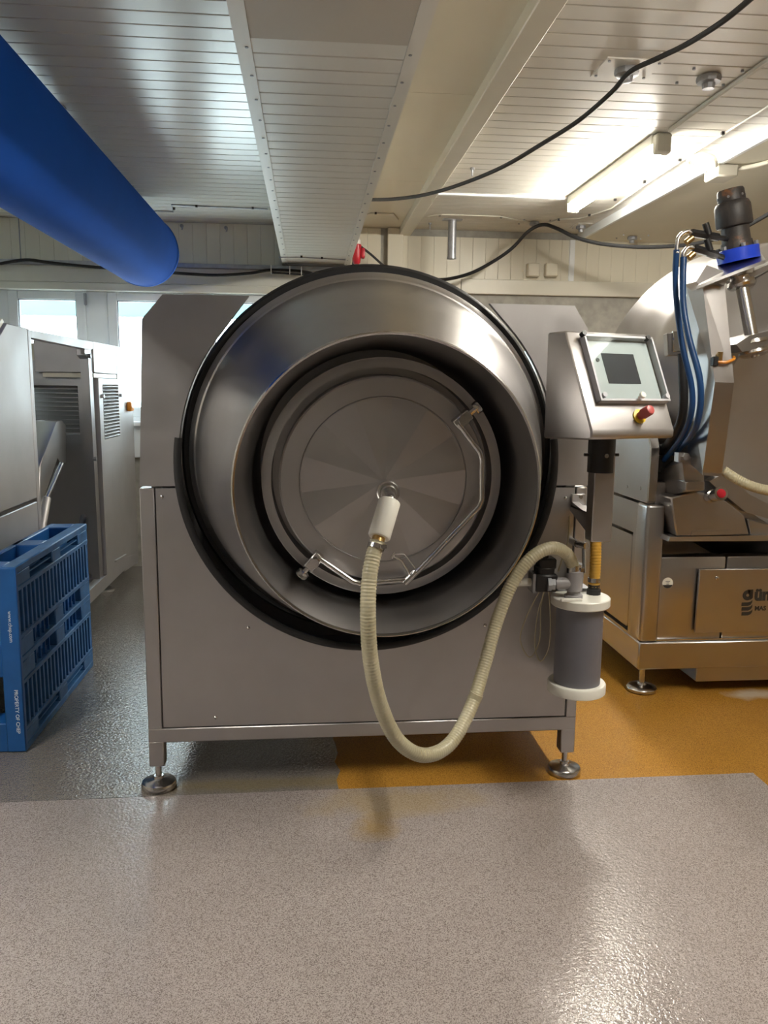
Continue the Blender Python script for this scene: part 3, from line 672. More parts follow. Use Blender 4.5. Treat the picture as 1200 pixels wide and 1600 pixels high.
for p in ((137, 556), (146, 717)):
    q = at(*p, X=XF-.008); finish(MB().cyl(q, q+Vector((.02, 0, 0)), .014, n=10), 'bolt', 'galv', lm)
# round grey hood of the machine top, cut by the picture edge
finish(MB().lathe([(0, .30), (.5, .30)], (XF-.80, 3.2, 1.60), (0, 1, 0), 48), 'top_drum', 'steel_cool', lm)

# ================================================================== BLUE PALLET ON ITS EDGE
pt = thing('plastic_pallet', 'blue plastic pallet standing on its long edge beside the louvred machine', 'pallet', (-1.17, 3.48, 0))
PX, PY0, PY1, PH = -1.09, 3.00, 3.97, .73
def pbox(x0, x1, y0, y1, z0, z1, name, mat, par=None, bev=.004): return finish(MB().box(x0, x1, y0, y1, z0, z1, bev=bev), name, mat, par or pt)
dkk = pbox(PX-.062, PX-.052, PY0+.012, PY1-.012, .012, PH-.012, 'deck_web', 'blue_dark')
for z0, z1 in ((0, .030), (.078, .100), (.264, .286), (.352, .378), (.444, .466), (.630, .652), (.700, PH)):
    pbox(PX-.055, PX, PY0, PY1, z0, z1, 'deck_rail', 'blue_pl_worn', dkk)
for z0, z1 in ((.030, .078), (.286, .352), (.378, .444), (.652, .700)):
    for y0, y1 in ((PY0, PY0+.155), (PY0+.43, PY0+.545), (PY0+.815, PY1)):
        pbox(PX-.055, PX-.001, y0+.001, y1-.001, z0-.002, z1+.002, 'deck_block', 'blue_pl_worn', dkk)
    if z0 < .05 or z0 > .6:
        for y0, y1 in ((PY0+.155, PY0+.43), (PY0+.545, PY0+.815)): pbox(PX-.024, PX-.008, y0, y1, (z0+z1)/2-.003, (z0+z1)/2+.003, 'deck_rib', 'blue_pl_worn', dkk, 0)
    else:
        for y0, y1 in ((PY0+.155, PY0+.43), (PY0+.545, PY0+.815)):
            for k in range(1, 5): pbox(PX-.024, PX-.014, y0+(y1-y0)*k/5-.003, y0+(y1-y0)*k/5+.003, z0, z1, 'deck_rib', 'blue_pl', dkk, 0)
s0 = None; ns = 21
for row, (z0, z1) in enumerate(((.100, .264), (.466, .630))):
    for k in range(ns):
        y = PY0+.008+k*.0462
        if s0 is None: s0 = pbox(PX-.050, PX-.001, y, y+.017, z0-.002, z1+.002, 'deck_slat', 'blue_pl_worn', dkk, .002)
        else: copy_part(s0, (0, k*.0462, row*.366), dkk)
for z in (.15, .21, .52, .58):
    pbox(PX-.024, PX-.012, PY0+.012, PY0+.06, z-.003, z+.003, 'deck_rib', 'blue_pl', dkk, 0)
for y0, y1 in ((PY0, PY0+.11), (PY0+.425, PY0+.545), (PY1-.11, PY1)):
    for z0, z1 in ((0, .118), (.300, .430), (.612, PH)):
        pbox(-1.245, PX-.054, y0+.001, y1-.001, z0+.001, z1-.001, 'block', 'blue_pl')
    pbox(-1.262, -1.236, y0, y1, 0, PH, 'bottom_runner', 'blue_pl')
for z0, z1 in ((0, .06), (.33, .40), (.67, PH)):
    pbox(-1.2615, -1.2365, PY0+.1, PY1-.1, z0, z1, 'bottom_runner', 'blue_pl')
ea = pbox(-1.160, PX+.0005, PY0-.004, PY0+.02, .002, PH-.002, 'end_apron', 'blue_pl')
pbox(-1.19, PX-.002, PY1-.02, PY1, .002, PH-.002, 'end_apron', 'blue_pl')

def lettering(txt, size, o, ex, ey, mat, name, parent, bold=0.0, depth=.0006, align='LEFT'):
    cu = bpy.data.curves.new(name, 'FONT'); cu.body = txt; cu.size = size; cu.offset = bold; cu.extrude = depth; cu.align_x = align; cu.resolution_u = 3
    tmp = bpy.data.objects.new(name, cu); C.objects.link(tmp)
    dg = bpy.context.evaluated_depsgraph_get(); me = bpy.data.meshes.new_from_object(tmp.evaluated_get(dg)); bpy.data.objects.remove(tmp)
    ex = Vector(ex).normalized(); ey = Vector(ey).normalized(); ez = ex.cross(ey)
    off = ROOT[parent.name]
    for v in me.vertices: v.co = Vector(o)+ex*v.co.x+ey*v.co.y+ez*v.co.z-off
    me.materials.clear(); me.materials.append(M[mat]); ob = bpy.data.objects.new(name, me); C.objects.link(ob); ob.parent = parent; ROOT[ob.name] = off
    return ob
lettering('www.chep.com', .0195, at(12, 955, Y=PY0-.0048), (0, 0, -1), (1, 0, 0), 'print_white', 'lettering', ea)
lettering('PROPERTY OF CHEP', .0195, at(22, 1078, Y=PY0-.0048), (0, 0, -1), (1, 0, 0), 'print_white', 'lettering', ea)

# ================================================================== RIGHT MACHINE
rm = thing('tumbling_machine', 'stainless machine with tilted drum, motor on top and a dark printed nameplate', 'machine', (2.3, 3.9, 0))
S = 'steel_warm'; RF = 3.38; RX = 1.505; RXE = 3.15
# base
finish(MB().box(RX, RXE, RF, 4.75, .127, .258, bev=.006), 'plinth', S, rm)
finish(MB().box(RX, RX+.088, RF, RF+.12, .258, .898, bev=.016, seg=3), 'corner_post', S, rm)
sm_ = MB()
for (y0, y1, z0, z1) in ((RF+.03, 3.522, .258, .890), (4.20, 4.75, .258, .890), (3.522, 4.20, .748, .890), (3.522, 4.20, .258, .270)):
    sm_.box(RX+.002, RX+.045, y0, y1, z0, z1)
sp = finish(sm_, 'side_panel', S, rm)
finish(MB().prism([(RX+.004, 3.538, .296), (RX+.004, 3.538, .722), (RX+.004, 3.548, .732), (RX+.004, 4.19, .732), (RX+.004, 4.19, .286), (RX+.004, 3.548, .286)], (.035, 0, 0), bev=.002), 'side_hatch', S, sp)
fr_ = finish(MB().box(RX+.088, 1.905, RF+.022, RF+.10, .258, .655, bev=.010, seg=2), 'front_panel', S, rm)
finish(MB().box(1.909, RXE, RF+.022, RF+.10, .258, .655, bev=.010, seg=2), 'front_panel', S, rm)
finish(MB().box(RX+.088, RXE, RF+.014, RF+.03, .258, .266), 'ledge_strip', 'chrome', rm)
finish(MB().box(RX+.05, RXE, RF+.10, 4.7, .258, .60), 'inner_base', S, rm)
finish(MB().box(RX+.05, RXE, RF+.35, RF+.40, .60, .95), 'inner_wall', S, rm)
np_ = finish(MB().box(1.768, 2.62, RF-.004, RF+.010, .300, .600, bev=.002), 'nameplate', S, rm)
finish(MB().box(1.80, 2.60, RF+.009, RF+.0225, .33, .57), 'nameplate_spacer', S, rm)
qs = at(1120, 903, Y=RF-.004); finish(MB().lathe([(0, .010), (.004, .009), (.007, .004), (.008, 0)], qs, (0, -1, 0), 16), 'screw', 'chrome', np_)
# printed logo: ring and stem of the g, three stripes, letters
def px_poly(pts, name, par, mat='print', y=RF-.0042, th=.0006):
    return finish(MB().prism([at(u, v, Y=y) for u, v in pts], (0, -th, 0)), name, mat, par)
gc = at(1168.3, 930, Y=RF-.0042); gr = .0245
finish(MB().lathe([(0, gr), (.0007, gr), (.0007, gr*.30), (0, gr*.30)], gc, (0, -1, 0), 36, cap=False, closed=True).prism([at(u, v, Y=RF-.0042) for u, v in ((1168, 921.2), (1177, 921), (1176.3, 934), (1172.5, 937.5))], (0, -.0007, 0)), 'lettering', 'print', np_)
for y0_ in (941.5, 948.8, 956.3):
    px_poly([(1158.8, y0_), (1169, y0_-.3), (1173, y0_-1.6), (1175.6, y0_-4.4), (1175.2, y0_-.4), (1172.8, y0_+3.2), (1168.6, y0_+5.2), (1158.3, y0_+5.6)], 'logo_stripe', np_)
lettering('ün', .078, at(1178.2, 937.6, Y=RF-.0042), (1, 0, 0.006), (0, 0, 1), 'print', 'lettering', np_, bold=.004)
lettering('MAS', .029, at(1178.8, 953.8, Y=RF-.0042), (1, 0, .006), (0, 0, 1), 'print', 'lettering', np_, bold=.0012)
bg_ = at(1043, 911, Y=RF+.022); bo = finish(MB().cyl(bg_, bg_+Vector((0, -.002, 0)), .0255, n=32), 'round_sticker', 'white_pl', rm)
finish(MB().prism([bg_+Vector((.0245*math.cos(R(a)), -.0024, .0245*math.sin(R(a)))) for a in range(200, 341, 10)], (0, -.0004, 0)), 'sticker_band', 'print', bo)
for k, wd in enumerate((.022, .012, .014)):
    finish(MB().box(bg_.x-wd/2, bg_.x+wd/2, bg_.y-.0026, bg_.y-.0021, bg_.z+.007-k*.007, bg_.z+.0095-k*.007), 'sticker_print', 'grey_pl', bo)
finish(MB().box(1.80, RXE, RF+.02, 4.6, .055, .127, bev=.004), 'drip_tray', S, rm)
for x, y in ((1.56, 3.45), (3.05, 3.45), (1.56, 4.6)):
    l = finish(MB().cyl((x, y, .02), (x, y, .14), .014, n=14), 'leg', 'chrome', rm)
    finish(MB().lathe([(0, .060), (.006, .068), (.018, .069), (.026, .062), (.030, .048), (.034, .022), (.042, .018)], (x, y, 0), (0, 0, 1), 36), 'foot_pad', 'chrome', l)
# side wing above the base
wg = finish(MB().prism([(RX+.008, RF+.02, .900), (RX+.008, RF+.02, 1.152), (RX+.008, RF+.10, 1.30), (RX+.008, 4.70, 1.36), (RX+.008, 4.70, .900)], (.03, 0, 0), bev=.003), 'side_wing', S, rm)
finish(MB().prism([(RX+.004, RF+.005, .912), (RX+.004, RF+.005, 1.150), (RX+.004, RF+.022, 1.152), (RX+.004, RF+.022, .905)], (.036, 0, 0)).prism([(RX+.004, RF+.005, 1.150), (RX+.004, RF+.09, 1.306), (RX+.004, RF+.10, 1.298), (RX+.004, RF+.022, 1.150)], (.036, 0, 0)), 'wing_edge', 'chrome', wg)
for p in ((980, 760), (1001, 763)):
    q = at(*p, X=RX+.008); finish(MB().cyl(q, q+Vector((-.004, 0, 0)), .008, n=12), 'bolt', S, wg)
finish(MB().box(RX+.05, RX+.10, RF+.04, RF+.16, .86, .995, bev=.003), 'wing_bracket', 'steel_dark', rm)
# drum
EB = Vector((2.33, 3.62, 1.315)); EN = Vector((-.04, -1, -.10)).normalized()
d2 = finish(MB().lathe([(-.80, 0), (-.80, .55), (-.62, .785), (-.04, .79), (.0, .785), (.10, .70), (.26, .575), (.275, .57)], EB, EN, 112, cap=False), 'drum', 'steel_drum', rm)
finish(MB().lathe([(.262, .578), (.262, .535), (.282, .535), (.282, .578)], EB, EN, 112, cap=False, closed=True), 'drum_rim', S, d2)
finish(MB().lathe([(.270, .540), (.16, .52), (.13, .44), (.115, .25), (.11, 0)], EB, EN, 96, cap=False), 'drum_front', 'steel_lid', d2)
# cradle below the drum
cy = 3.30
cr_ = finish(MB().prism([at(u, v, Y=cy) for u, v in ((1048, 778), (1086, 769), (1112, 772), (1135, 783), (1164, 806), (1171, 836), (1057, 838))], (0, .20, 0), bev=.006), 'cradle', S, rm)
finish(MB().prism([at(u, v, Y=cy+.03) for u, v in ((1168, 811), (1225, 824), (1225, 836), (1172, 836))], (0, .20, 0), bev=.004), 'cradle_wing', S, rm)
finish(MB().prism([at(u, v, Y=cy-.004) for u, v in ((1082, 830), (1144, 829), (1146, 835), (1080, 837))], (0, .004, 0)), 'cradle_lip', S, cr_)
finish(MB().prism([at(u, v, Y=cy) for u, v in ((1047, 839), (1225, 836), (1225, 845), (1044, 846))], (0, .25, 0)), 'cradle_sill', 'steel_dark', rm)
bp0 = at(1109, 776, Y=cy-.001); bp1 = at(1127, 771, Y=cy-.095)
bt = finish(MB().lathe([(0, .028), (.03, .028), (.03, .024), ((bp1-bp0).length-.02, .024), ((bp1-bp0).length-.02, .030), ((bp1-bp0).length, .030), ((bp1-bp0).length, .022)], bp0, bp1-bp0, 28), 'push_button', 'chrome', rm)
bd_ = (bp1-bp0).normalized(); finish(MB().lathe([(0, .020), (.003, .019), (.004, 0)], bp1, bd_, 20), 'button_cap', 'red', bt)
# gearbox bracket left of the cradle
finish(MB().loft([at(u, v, Y=3.24) for u, v in ((1066, 722), (1082, 712), (1100, 738), (1100, 752), (1100, 766), (1072, 768))], [at(u, v, Y=3.46) for u, v in ((1030, 735), (1048, 722), (1072, 740), (1076, 752), (1070, 770), (1036, 776))]), 'bearing_block', 'steel_dark', rm)
finish(MB().prism([at(u, v, Y=3.215) for u, v in ((1071, 753), (1101, 752), (1101, 766), (1072, 767))], (0, .09, 0), bev=.003), 'bearing_cap', S, rm)
qn = at(1068, 713, Y=3.22); finish(MB().cyl(qn, qn+Vector((0, -.03, .0)), .016, n=6).box(qn.x-.024, qn.x+.012, 3.215, 3.255, qn.z-.025, qn.z+.015), 'block_bolt', 'steel_lid', rm)
finish(MB().prism([at(u, v, Y=3.325) for u, v in ((1136, 738), (1170, 772), (1225, 800), (1225, 818), (1165, 800), (1128, 770), (1108, 752))], (0, .05, 0)), 'drum_ring_guard', S, rm)
mb_ = MB()
for (u0, u1, v0, v1, y_) in ((1020, 1050, 712, 740, 3.44), (1036, 1062, 700, 722, 3.46), (1026, 1044, 694, 712, 3.48)):
    p_, q_ = at(u0, v1, Y=y_), at(u1, v0, Y=y_); mb_.box(max(p_.x, 1.545), q_.x, y_, y_+.12, p_.z, q_.z, bev=.008)
finish(mb_, 'hose_manifold', 'black', rm)
# kinked arm across the drum
YA = 3.02
AF = [at(1097, 440, Y=YA+.08), at(1131, 432, Y=YA+.08), at(1147, 598, Y=YA), at(1117, 597, Y=YA), at(1128, 740, Y=YA+.05), at(1098, 738, Y=YA+.05)]
BKL = [at(1072, 448, Y=YA+.30), at(1076, 600, Y=YA+.24), at(1074, 716, Y=YA+.28)]
BKR = [AF[1]+Vector((0, .22, 0)), AF[2]+Vector((0, .24, 0)), AF[4]+Vector((0, .23, 0))]
arm = finish(MB().loft([AF[0], AF[1], AF[2], AF[3]], [BKL[0], BKR[0], BKR[1], BKL[1]]), 'arm_upper', S, rm)
finish(MB().loft([AF[3], AF[2], AF[4], AF[5]], [BKL[1], BKR[1], BKR[2], BKL[2]]), 'arm_lower', S, rm)
dz_ = Vector((0, 0, -.012))
finish(MB().loft([AF[5], AF[4], AF[4]+dz_, AF[5]+dz_], [BKL[2], BKR[2], BKR[2]+dz_, BKL[2]+dz_]), 'arm_foot', S, arm)
# motor mounting plate, tilted, with bracket wings
mp0, mp1, mp2, mp3 = at(1098, 420, Y=3.22), at(1182, 384, Y=3.22), at(1196, 411, Y=3.02), at(1062, 462, Y=3.10)
pv = Vector((.0, .0, .012))
mpl = finish(MB().prism([at(1106, 413, Y=3.24), at(1180, 386, Y=3.24), at(1196, 411, Y=3.0), at(1160, 424, Y=3.0), at(1088, 452, Y=3.05)], (0, 0, .012)), 'motor_plate', S, rm)
finish(MB().prism([at(u, v, Y=3.06) for u, v in ((1088, 440), (1104, 414), (1142, 428), (1132, 446), (1120, 442), (1100, 450))], (0, .10, 0)), 'plate_bracket', 'steel_dark', rm)
finish(MB().prism([at(u, v, Y=3.10) for u, v in ((1170, 440), (1240, 402), (1240, 512), (1178, 534))], (0, .03, 0), bev=.003), 'arm_side_plate', S, rm)
finish(MB().prism([at(u, v, Y=3.08) for u, v in ((1160, 431), (1240, 396), (1240, 402), (1166, 438))], (0, .14, 0)), 'arm_top_plate', S, rm)
finish(MB().prism([at(u, v, Y=3.02) for u, v in ((1150, 538), (1172, 524), (1240, 508), (1240, 520), (1178, 546), (1160, 550))], (0, .16, 0)), 'arm_bottom_plate', S, rm)
# spindle
q0 = at(1156, 428, Y=3.12); q1 = at(1180, 556, Y=3.06); ax_ = q1-q0; LN = ax_.length
finish(MB().lathe([(-.03, .055), (0, .055), (.012, .05), (.012, .040), (.03, .040), (.03, .052), (.045, .055), (.055, .048), (.06, .026), (LN*.80, .026), (LN*.82, .060), (LN*.86, .062), (LN*.88, .036), (LN*.92, .036), (LN*.94, .058), (LN*.97, .060), (LN, .046), (LN, .018), (LN+.006, .016)], q0, ax_, 40), 'spindle', 'chrome', rm)
# hydraulic motor
b0 = at(1153, 398, Y=3.12); t0 = at(1141, 296, Y=3.12); ma = t0-b0; ml = ma.length
mo = finish(MB().lathe([(0, .062), (.02*ml/.25, .062), (.05, .058), (.05, .054), (ml*.42, .052), (ml*.44, .066), (ml*.47, .069), (ml*.74, .067), (ml*.80, .060), (ml*.82, .052), (ml*.97, .050), (ml, .046)], b0, ma, 48), 'motor', 'motor', rm)
finish(MB().lathe([(-.005, .080), (.042, .080), (.044, .078)], b0-ma.normalized()*.02, ma, 48), 'motor_flange', 'bright_blue', mo)
for a in range(0, 360, 60):
    mn = ma.normalized(); uu = mn.cross(Vector((0, 1, 0))).normalized(); vv = mn.cross(uu)
    q = b0+mn*.024+(uu*math.cos(R(a+20))+vv*math.sin(R(a+20)))*.070
    finish(MB().cyl(q, q+mn*.014, .009, n=6), 'motor_bolt', 'galv', mo)
    q = b0+mn*(ml*.88)+(uu*math.cos(R(a+50))+vv*math.sin(R(a+50)))*.0505
    finish(MB().cyl(q, q+(uu*math.cos(R(a+50))+vv*math.sin(R(a+50)))*.004, .005, n=8), 'motor_screw', 'galv', mo)
for k, (v0, v1) in enumerate(((364, 368), (388, 396))):
    e0 = at(1080+k*4, v0, Y=3.07); e1 = at(1122-k*2, v1+3, Y=3.09)
    vb = finish(MB().cyl(e0, e1, .016, n=6).cyl(e0+(e1-e0)*.5, e1+(e1-e0)*.35, .010, n=10), 'hose_valve', 'black', mo)
    hv = at(1106+k*2, 358+k*25, Y=3.07); finish(MB().cyl(hv+Vector((.006, 0, -.02)), hv+Vector((-.012, 0, .022)), .013, n=12), 'valve_handle', 'black', vb)
    finish(MB().cyl(at(1082+k*2, 371+k*25, Y=3.07), at(1072+k*4, 379+k*24, Y=3.07), .013, n=10), 'valve_elbow', 'brass', vb)
    finish(MB().tube([e0, at(1072+k*3, 362+k*25, Y=3.07), at(1060+k*8, 372+k*24, Y=3.07), at(1057+k*11, 396+k*12, Y=3.07)], .0085, 10), 'hose_end', 'chrome', vb)
# hydraulic hoses (each a thing of its own)
tag(finish(MB().tube([at(u, v, Y=y) for u, v, y in ((1068, 402, 3.07), (1067, 440, 3.06), (1068, 480, 3.05), (1077, 530, 3.02), (1092, 585, 2.99), (1095, 625, 2.99), (1089, 662, 3.03), (1078, 684, 3.13), (1063, 699, 3.32), (1052, 709, 3.475))], .0125, 12), 'hydraulic_hose', 'blue_hose'), 'thick blue hydraulic hose bowing outward beside the kinked arm', 'hose', 'hydraulic hoses')
tag(finish(MB().tube([at(u, v, Y=y) for u, v, y in ((1057, 390, 3.072), (1055, 440, 3.09), (1059, 490, 3.10), (1067, 545, 3.09), (1080, 600, 3.08), (1081, 640, 3.09), (1070, 676, 3.18), (1050, 704, 3.34), (1036, 720, 3.455))], .0115, 12), 'hydraulic_hose', 'blue_hose'), 'slimmer dark blue hydraulic hose between the black sleeve and the bowed hose', 'hose', 'hydraulic hoses')
tag(finish(MB().tube([at(u, v, Y=y) for u, v, y in ((1066, 552, 3.16), (1067, 590, 3.16), (1068, 630, 3.17), (1063, 660, 3.21), (1048, 688, 3.32), (1038, 700, 3.49))], .018, 12), 'cable_sleeve', 'rubber'), 'black corrugated cable sleeve hanging from the small steel box', 'cable')
jb = finish(MB().obox(at(1044, 556, Y=3.18), Vector((.07, 0, .005)), Vector((.02, .08, 0)), at(1042, 520, Y=3.18)-at(1044, 556, Y=3.18), bev=.004), 'junction_box', S, rm)
finish(MB().obox(at(1052, 550, Y=3.165), Vector((.045, 0, .004)), Vector((0, .02, 0)), at(1052, 517, Y=3.165)-at(1052, 550, Y=3.165), bev=.003), 'junction_cover', 'chrome', jb)
# orange plug on the arm
q = at(1124, 562, Y=YA+.01)
cn = finish(MB().cyl(q+Vector((0, 0, -.012)), q+Vector((0, -.004, .030)), .010, n=12), 'arm_connector', 'brass', rm)
finish(MB().tube([q+Vector((-.01, -.004, -.008)), q+Vector((.02, -.014, -.010)), q+Vector((.055, -.006, .002)), q+Vector((.075, .03, .012))], .006, 8), 'connector_cable', 'orange', cn)
finish(MB().box(q.x-.028, q.x-.006, q.y-.01, q.y+.02, q.z-.025, q.z+.012, bev=.003), 'connector_block', 'black', cn)
tag(finish(MB().hose([at(u, v, Y=y) for u, v, y in ((1130, 735, 3.10), (1150, 748, 3.08), (1175, 760, 3.06), (1205, 767, 3.06), (1240, 768, 3.08))], .0205), 'drum_hose', 'hose', ang=80), 'milky corrugated hose lying along the drum ring beneath the kinked arm', 'hose')

# ================================================================== CEILING AND WALL FITTINGS
def cable(pts, r, mat, name, label, cat='cable', group=None): return tag(finish(MB().tube(pts, r, 8), name, mat), label, cat, group)
pA = at(985, 112, Z=2.555)
endA = at(572, 312, X=.335)
cable([at(1180, -8, Z=2.565), at(1130, 33, Z=2.545), at(1075, 68, Z=2.545), at(1030, 90, Z=2.553)]+[pA]+run([(985, 112), (955, 145), (905, 188), (850, 223), (785, 261), (720, 288), (665, 304), (615, 311), (572, 312)], pA.y, endA.y)[1:], .0095, 'rubber', 'power_cable', 'black power cable swagging from the ceiling mount to the duct casing')
yB = 5.55
cable(run([(672, 437), (700, 436), (735, 427), (770, 409), (800, 388), (825, 362), (848, 351), (870, 357), (900, 371), (940, 381), (1000, 386), (1060, 384)], 6.1, 5.2)+run([(1100, 378), (1150, 362), (1205, 332)], 5.1, 4.4), .0125, 'rubber', 'power_cable', 'black power cable looping over the ceiling bracket above the wall boxes')
cable(run([(0, 412), (40, 406), (75, 410), (120, 415), (170, 419)], 6.15, 6.15)+run([(280, 427), (340, 430), (390, 427), (423, 422), (470, 424), (500, 431)], 6.15, 6.15), .011, 'rubber', 'power_cable', 'black power cable clipped along the pale ledge above the windows')
cable(run([(550, 378), (552, 402), (549, 425), (535, 431), (500, 430), (460, 428), (425, 426)], 6.115, 6.115), .008, 'rubber', 'power_cable', 'short black cable curling round the duct casing end')
cable([at(562, 384, Y=6.05), at(580, 398, Y=6.1), at(605, 420, Y=6.15), at(640, 445, Y=6.18)], .009, 'rubber', 'power_cable', 'black cable running down to the right from the red socket')
cable([at(566, 330, X=.34), at(560, 350, X=.345), at(556, 368, X=.35)], .006, 'rubber', 'power_cable', 'short black lead above the hanging red socket')
# cable ties
for i, (u, v) in enumerate(((424, 422), (453, 424), (471, 425), (520, 431))):
    p = at(u, v, Y=6.17); tag(finish(MB().box(p.x-.003, p.x+.003, 6.10, 6.168, p.z-.03, p.z+.03), 'cable_tie', 'white_pl'), 'white cable tie upright on the cable below the duct casing', 'cable tie', 'cable ties under the duct casing')
# red CEE socket
rp = at(557, 394, Y=6.0)
rs = thing('power_socket', 'red industrial power socket hanging beside the duct casing', 'socket', (rp.x, 6.0, rp.z-.09))
finish(MB().lathe([(-.085, .018), (-.075, .028), (-.03, .034), (.0, .036), (.05, .036), (.055, .03)], rp, (0, 0, 1), 20), 'socket_body', 'red', rs)
finish(MB().lathe([(.05, .026), (.06, .031), (.085, .031), (.09, .022), (.12, .014)], rp, (0, 0, 1), 12), 'cable_gland', 'white_pl', rs)
finish(MB().box(rp.x+.032, rp.x+.062, 5.97, 6.03, rp.z-.045, rp.z+.03, bev=.012, seg=2), 'flap_cover', 'red', rs)
finish(MB().cyl(rp+Vector((0, 0, -.12)), rp+Vector((0, 0, -.08)), .008, n=8), 'pin_lead', 'hose', rs)
# grey ceiling mounts
def mount(u, v, label, r=.045, plate_=True, z=ZC, hx=.11, hy=.09):
    p = at(u, v, Z=z)
    t = thing('ceiling_mount', label, 'ceiling mount', (p.x, p.y, z-.05), 'grey ceiling mounts')
    if plate_: finish(MB().box(p.x-hx, p.x+hx, p.y-hy, p.y+hy, z-.005, z+.001), 'base_plate', 'cream_white', t)
    finish(MB().lathe([(0, r), (-.012, r*1.05), (-.022, r), (-.026, r*.55), (-.045, r*.5), (-.048, 0)], (p.x, p.y, z-.004), (0, 0, 1), 9), 'boss', 'galv', t)
    for dx, dy in ((.015-hx, .02-hy), (hx-.015, .02-hy), (.015-hx, hy-.02), (hx-.015, hy-.02)):
        finish(MB().cyl((p.x+dx, p.y+dy, z-.010), (p.x+dx, p.y+dy, z-.002), .006, n=8), 'screw', 'galv', t)
mount(980, 106, 'grey ceiling mount with a pale square plate holding the black cable')
mount(1108, 118, 'round grey ceiling mount with loose screws near the lamp conduit', plate_=False)
mount(835, 346, 'small grey ceiling mount where the looped cable hangs', .035, False)
mount(908, 352, 'small grey ceiling mount next to the white upstand', .034, True, hx=.055)
mount(988, 369, 'dim grey fixing boss under the smooth soffit', .035, False, z=2.548)
# hanging pipe stub
p = at(707, 343, Z=ZC); zb = at(707, 404, Y=p.y).z
tp = thing('pipe_stub', 'grey pipe stub hanging from the ceiling above the wall panels', 'pipe', (p.x, p.y, zb))
finish(MB().cyl((p.x, p.y, zb), (p.x, p.y, ZC+.001), .030, n=24), 'pipe', 'galv', tp)
finish(MB().cyl((p.x, p.y, zb-.004), (p.x, p.y, zb+.012), .033, n=24), 'pipe_collar', 'galv', tp)
finish(MB().box(p.x-.07, p.x+.07, p.y-.03, p.y+.03, ZC-.006, ZC+.001), 'pipe_flange', 'galv', tp)
for (u, v0, v1, t_) in ((738, 262, 272, 'short dark threaded rod under the ribbed ceiling near the slim beam'), (672, 348, 358, 'short dark threaded rod beside the hanging pipe stub')):
    p = at(u, v0, Z=ZC); tag(finish(MB().cyl((p.x, p.y, ZC-.045), (p.x, p.y, ZC+.001), .005, n=8).cyl((p.x, p.y, ZC-.012), (p.x, p.y, ZC), .012, n=6), 'threaded_rod', 'galv'), t_, 'rod')
# wall boxes
for u, lb in ((831, 'square cream wall box, the one towards the hanging pipe'), (859, 'square cream wall box, the one towards the white wall trim')):
    p = at(u, 423, Y=YW-.014)
    t = thing('wall_box', lb, 'wall box', (p.x, YW-.014, p.z-.05), 'cream wall boxes')
    finish(MB().box(p.x-.048, p.x+.048, YW-.075, YW-.013, p.z-.05, p.z+.05, bev=.006), 'box_body', 'cream', t)
    finish(MB().box(p.x-.044, p.x+.044, YW-.080, YW-.075, p.z-.046, p.z+.046, bev=.003), 'box_lid', 'cream', t)
# thin conduits with clips
def conduit(pts, r, label, clips, mat='lamp_body'):
    t = thing('thin_conduit', label, 'conduit', tuple(pts[0]), 'thin conduits')
    finish(MB().tube(pts, r, 8, smooth=False), 'conduit_tube', mat, t)
    for c in clips: finish(MB().box(c.x-.007, c.x+.007, c.y-.007, c.y+.007, c.z-.008, c.z+.006), 'clip', 'black', t)
zz = ZC-.006
cd1 = [at(1230, 148, Z=zz), at(1110, 222, Z=zz), at(1008, 288, Z=zz), at(955, 326, Z=zz), at(908, 341, Z=zz), at(872, 343, Z=zz), at(848, 351, Z=zz), at(780, 338, Z=zz), at(690, 335, Z=zz), at(668, 338, Z=zz)]
conduit(cd1, .005, 'thin pale conduit with black clips along the ribbed ceiling', [at(u, v, Z=zz) for u, v in ((1129, 208), (1062, 250), (1007, 284), (961, 312), (921, 336), (873, 343), (783, 339), (687, 336))])
cd2 = [at(1260, 52, Z=ZC-.010), at(1120, 150, Z=ZC-.010), at(1047, 203, Z=ZC-.010)]
conduit(cd2, .011, 'straight cream conduit feeding the lit batten lamp', [])
cd3 = [at(240, 330, Z=zz), at(271, 331, Z=zz), at(268, 320, Z=zz), at(330, 323, Z=zz), at(418, 327, Z=zz)]
conduit(cd3, .0045, 'thin dark conduit bending twice next to the blue duct', [at(u, v, Z=zz) for u, v in ((272, 326), (307, 322), (395, 325))], 'galv')
cd4 = [at(u, v, Y=YW-.055) for u, v in ((436, 401), (470, 402), (500, 402), (540, 405))]
cd4 = [at(436, 402, Z=2.310), at(470, 402, Z=2.310), at(540, 406, Z=2.310)]
conduit(cd4, .004, 'thin conduit crossing the duct casing underside near the wall', [at(471, 401, Z=2.310), at(503, 403, Z=2.310)], 'galv')
cd5 = [at(562, 352, Z=zz), at(566, 337, Z=zz), at(580, 333, Z=zz), at(615, 334, Z=zz), at(622, 343, Z=zz)]
conduit(cd5, .005, 'thin pale conduit arching over the red socket to the slim beam', [at(587, 333, Z=zz)])
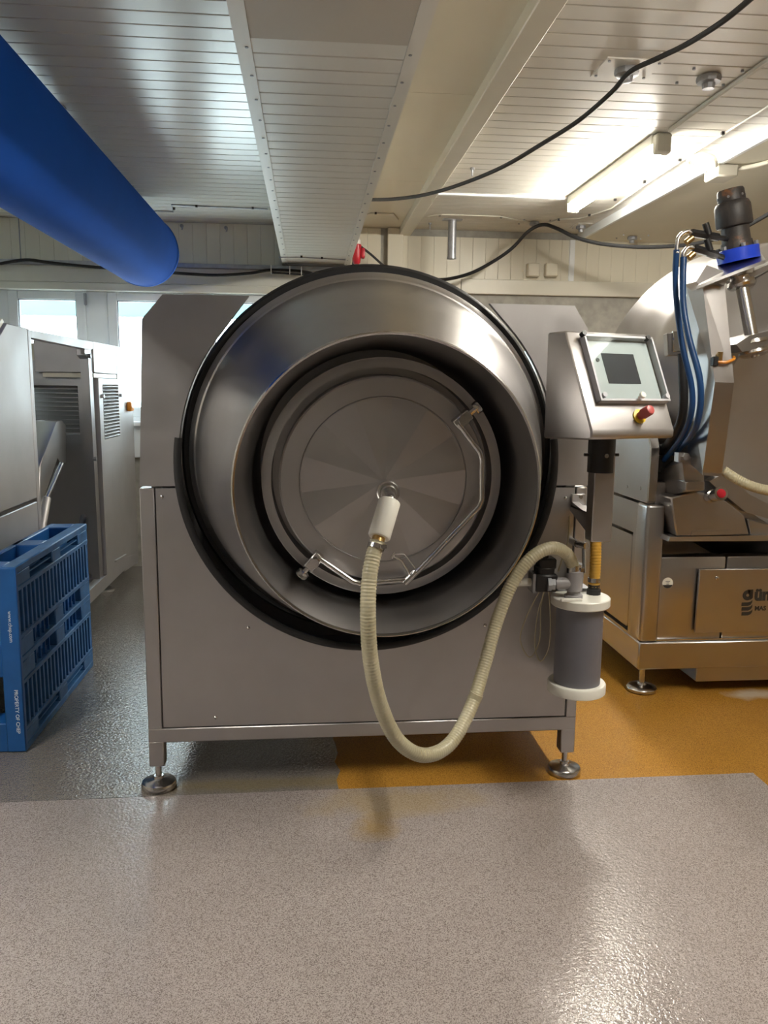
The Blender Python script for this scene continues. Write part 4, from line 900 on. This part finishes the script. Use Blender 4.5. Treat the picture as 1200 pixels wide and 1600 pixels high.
# junction box with cable loops on the soffit edge
p = at(1128, 262, Z=2.545)
jt = thing('junction_box', 'cream junction box with looped cable on the white soffit edge', 'junction box', (p.x, p.y, 2.49))
finish(MB().box(p.x-.06, p.x+.055, p.y-.07, p.y+.07, 2.485, 2.5495, bev=.008), 'box_body', 'lamp_body', jt)
finish(MB().tube([(p.x-.058, p.y-.05, 2.535), (p.x-.10, p.y-.10, 2.565), (p.x-.16, p.y-.06, 2.588), (p.x-.16, p.y+.05, 2.588), (p.x-.11, p.y+.08, 2.565), (p.x-.058, p.y+.05, 2.535)], .011, 8), 'cable_loop', 'lamp_body', jt)
finish(MB().tube([(p.x+.04, p.y-.03, 2.525), (p.x+.12, p.y-.10, 2.533), (p.x+.16, p.y-.16, 2.537)], .011, 8), 'cable_tail', 'lamp_body', jt)
tag(finish(MB().cyl((2.55, p.y+.03, 2.53), (3.4, p.y+.03, 2.53), .010, n=10).cyl((2.55, p.y+.03, 2.528), (2.55, p.y+.03, 2.549), .016, n=10).cyl((3.4, p.y+.03, 2.528), (3.4, p.y+.03, 2.549), .016, n=10), 'soffit_pipe', 'grey_pl'), 'thin grey pipe under the smooth soffit beside the junction box', 'pipe')
# wall hooks and hanging rod left
for u, v, t_ in ((284, 353, 'small wall hook on the cream wall panels nearer the blue duct'), (353, 356, 'small wall hook on the cream wall panels nearer the duct casing')):
    p = at(u, v, Y=YW-.014); tag(finish(MB().tube([(p.x, YW-.012, p.z), (p.x, YW-.045, p.z), (p.x+.012, YW-.06, p.z-.014), (p.x+.006, YW-.055, p.z-.034)], .006, 8).cyl((p.x, YW-.014, p.z), (p.x, YW-.020, p.z), .014, n=12), 'wall_hook', 'galv'), t_, 'hook')
tag(finish(MB().box(XL+.01, .30, 6.165, 6.21, 2.268, 2.283).box(XL+.01, .30, 6.165, 6.17, 2.283, 2.297).box(XL+.01, .30, 6.21, 6.237, 2.268, 2.274), 'cable_tray', 'galv'), 'slim grey cable tray on top of the pale ledge', 'cable tray')
p = at(31, 380, Y=YW-.02); tag(finish(MB().cyl((p.x, YW-.02, 2.28), (p.x, YW-.02, 2.60), .004, n=8).box(p.x-.012, p.x+.012, YW-.03, YW-.01, 2.275, 2.29), 'tray_rod', 'galv'), 'thin vertical rod from cable tray to ceiling by the blue duct', 'rod')
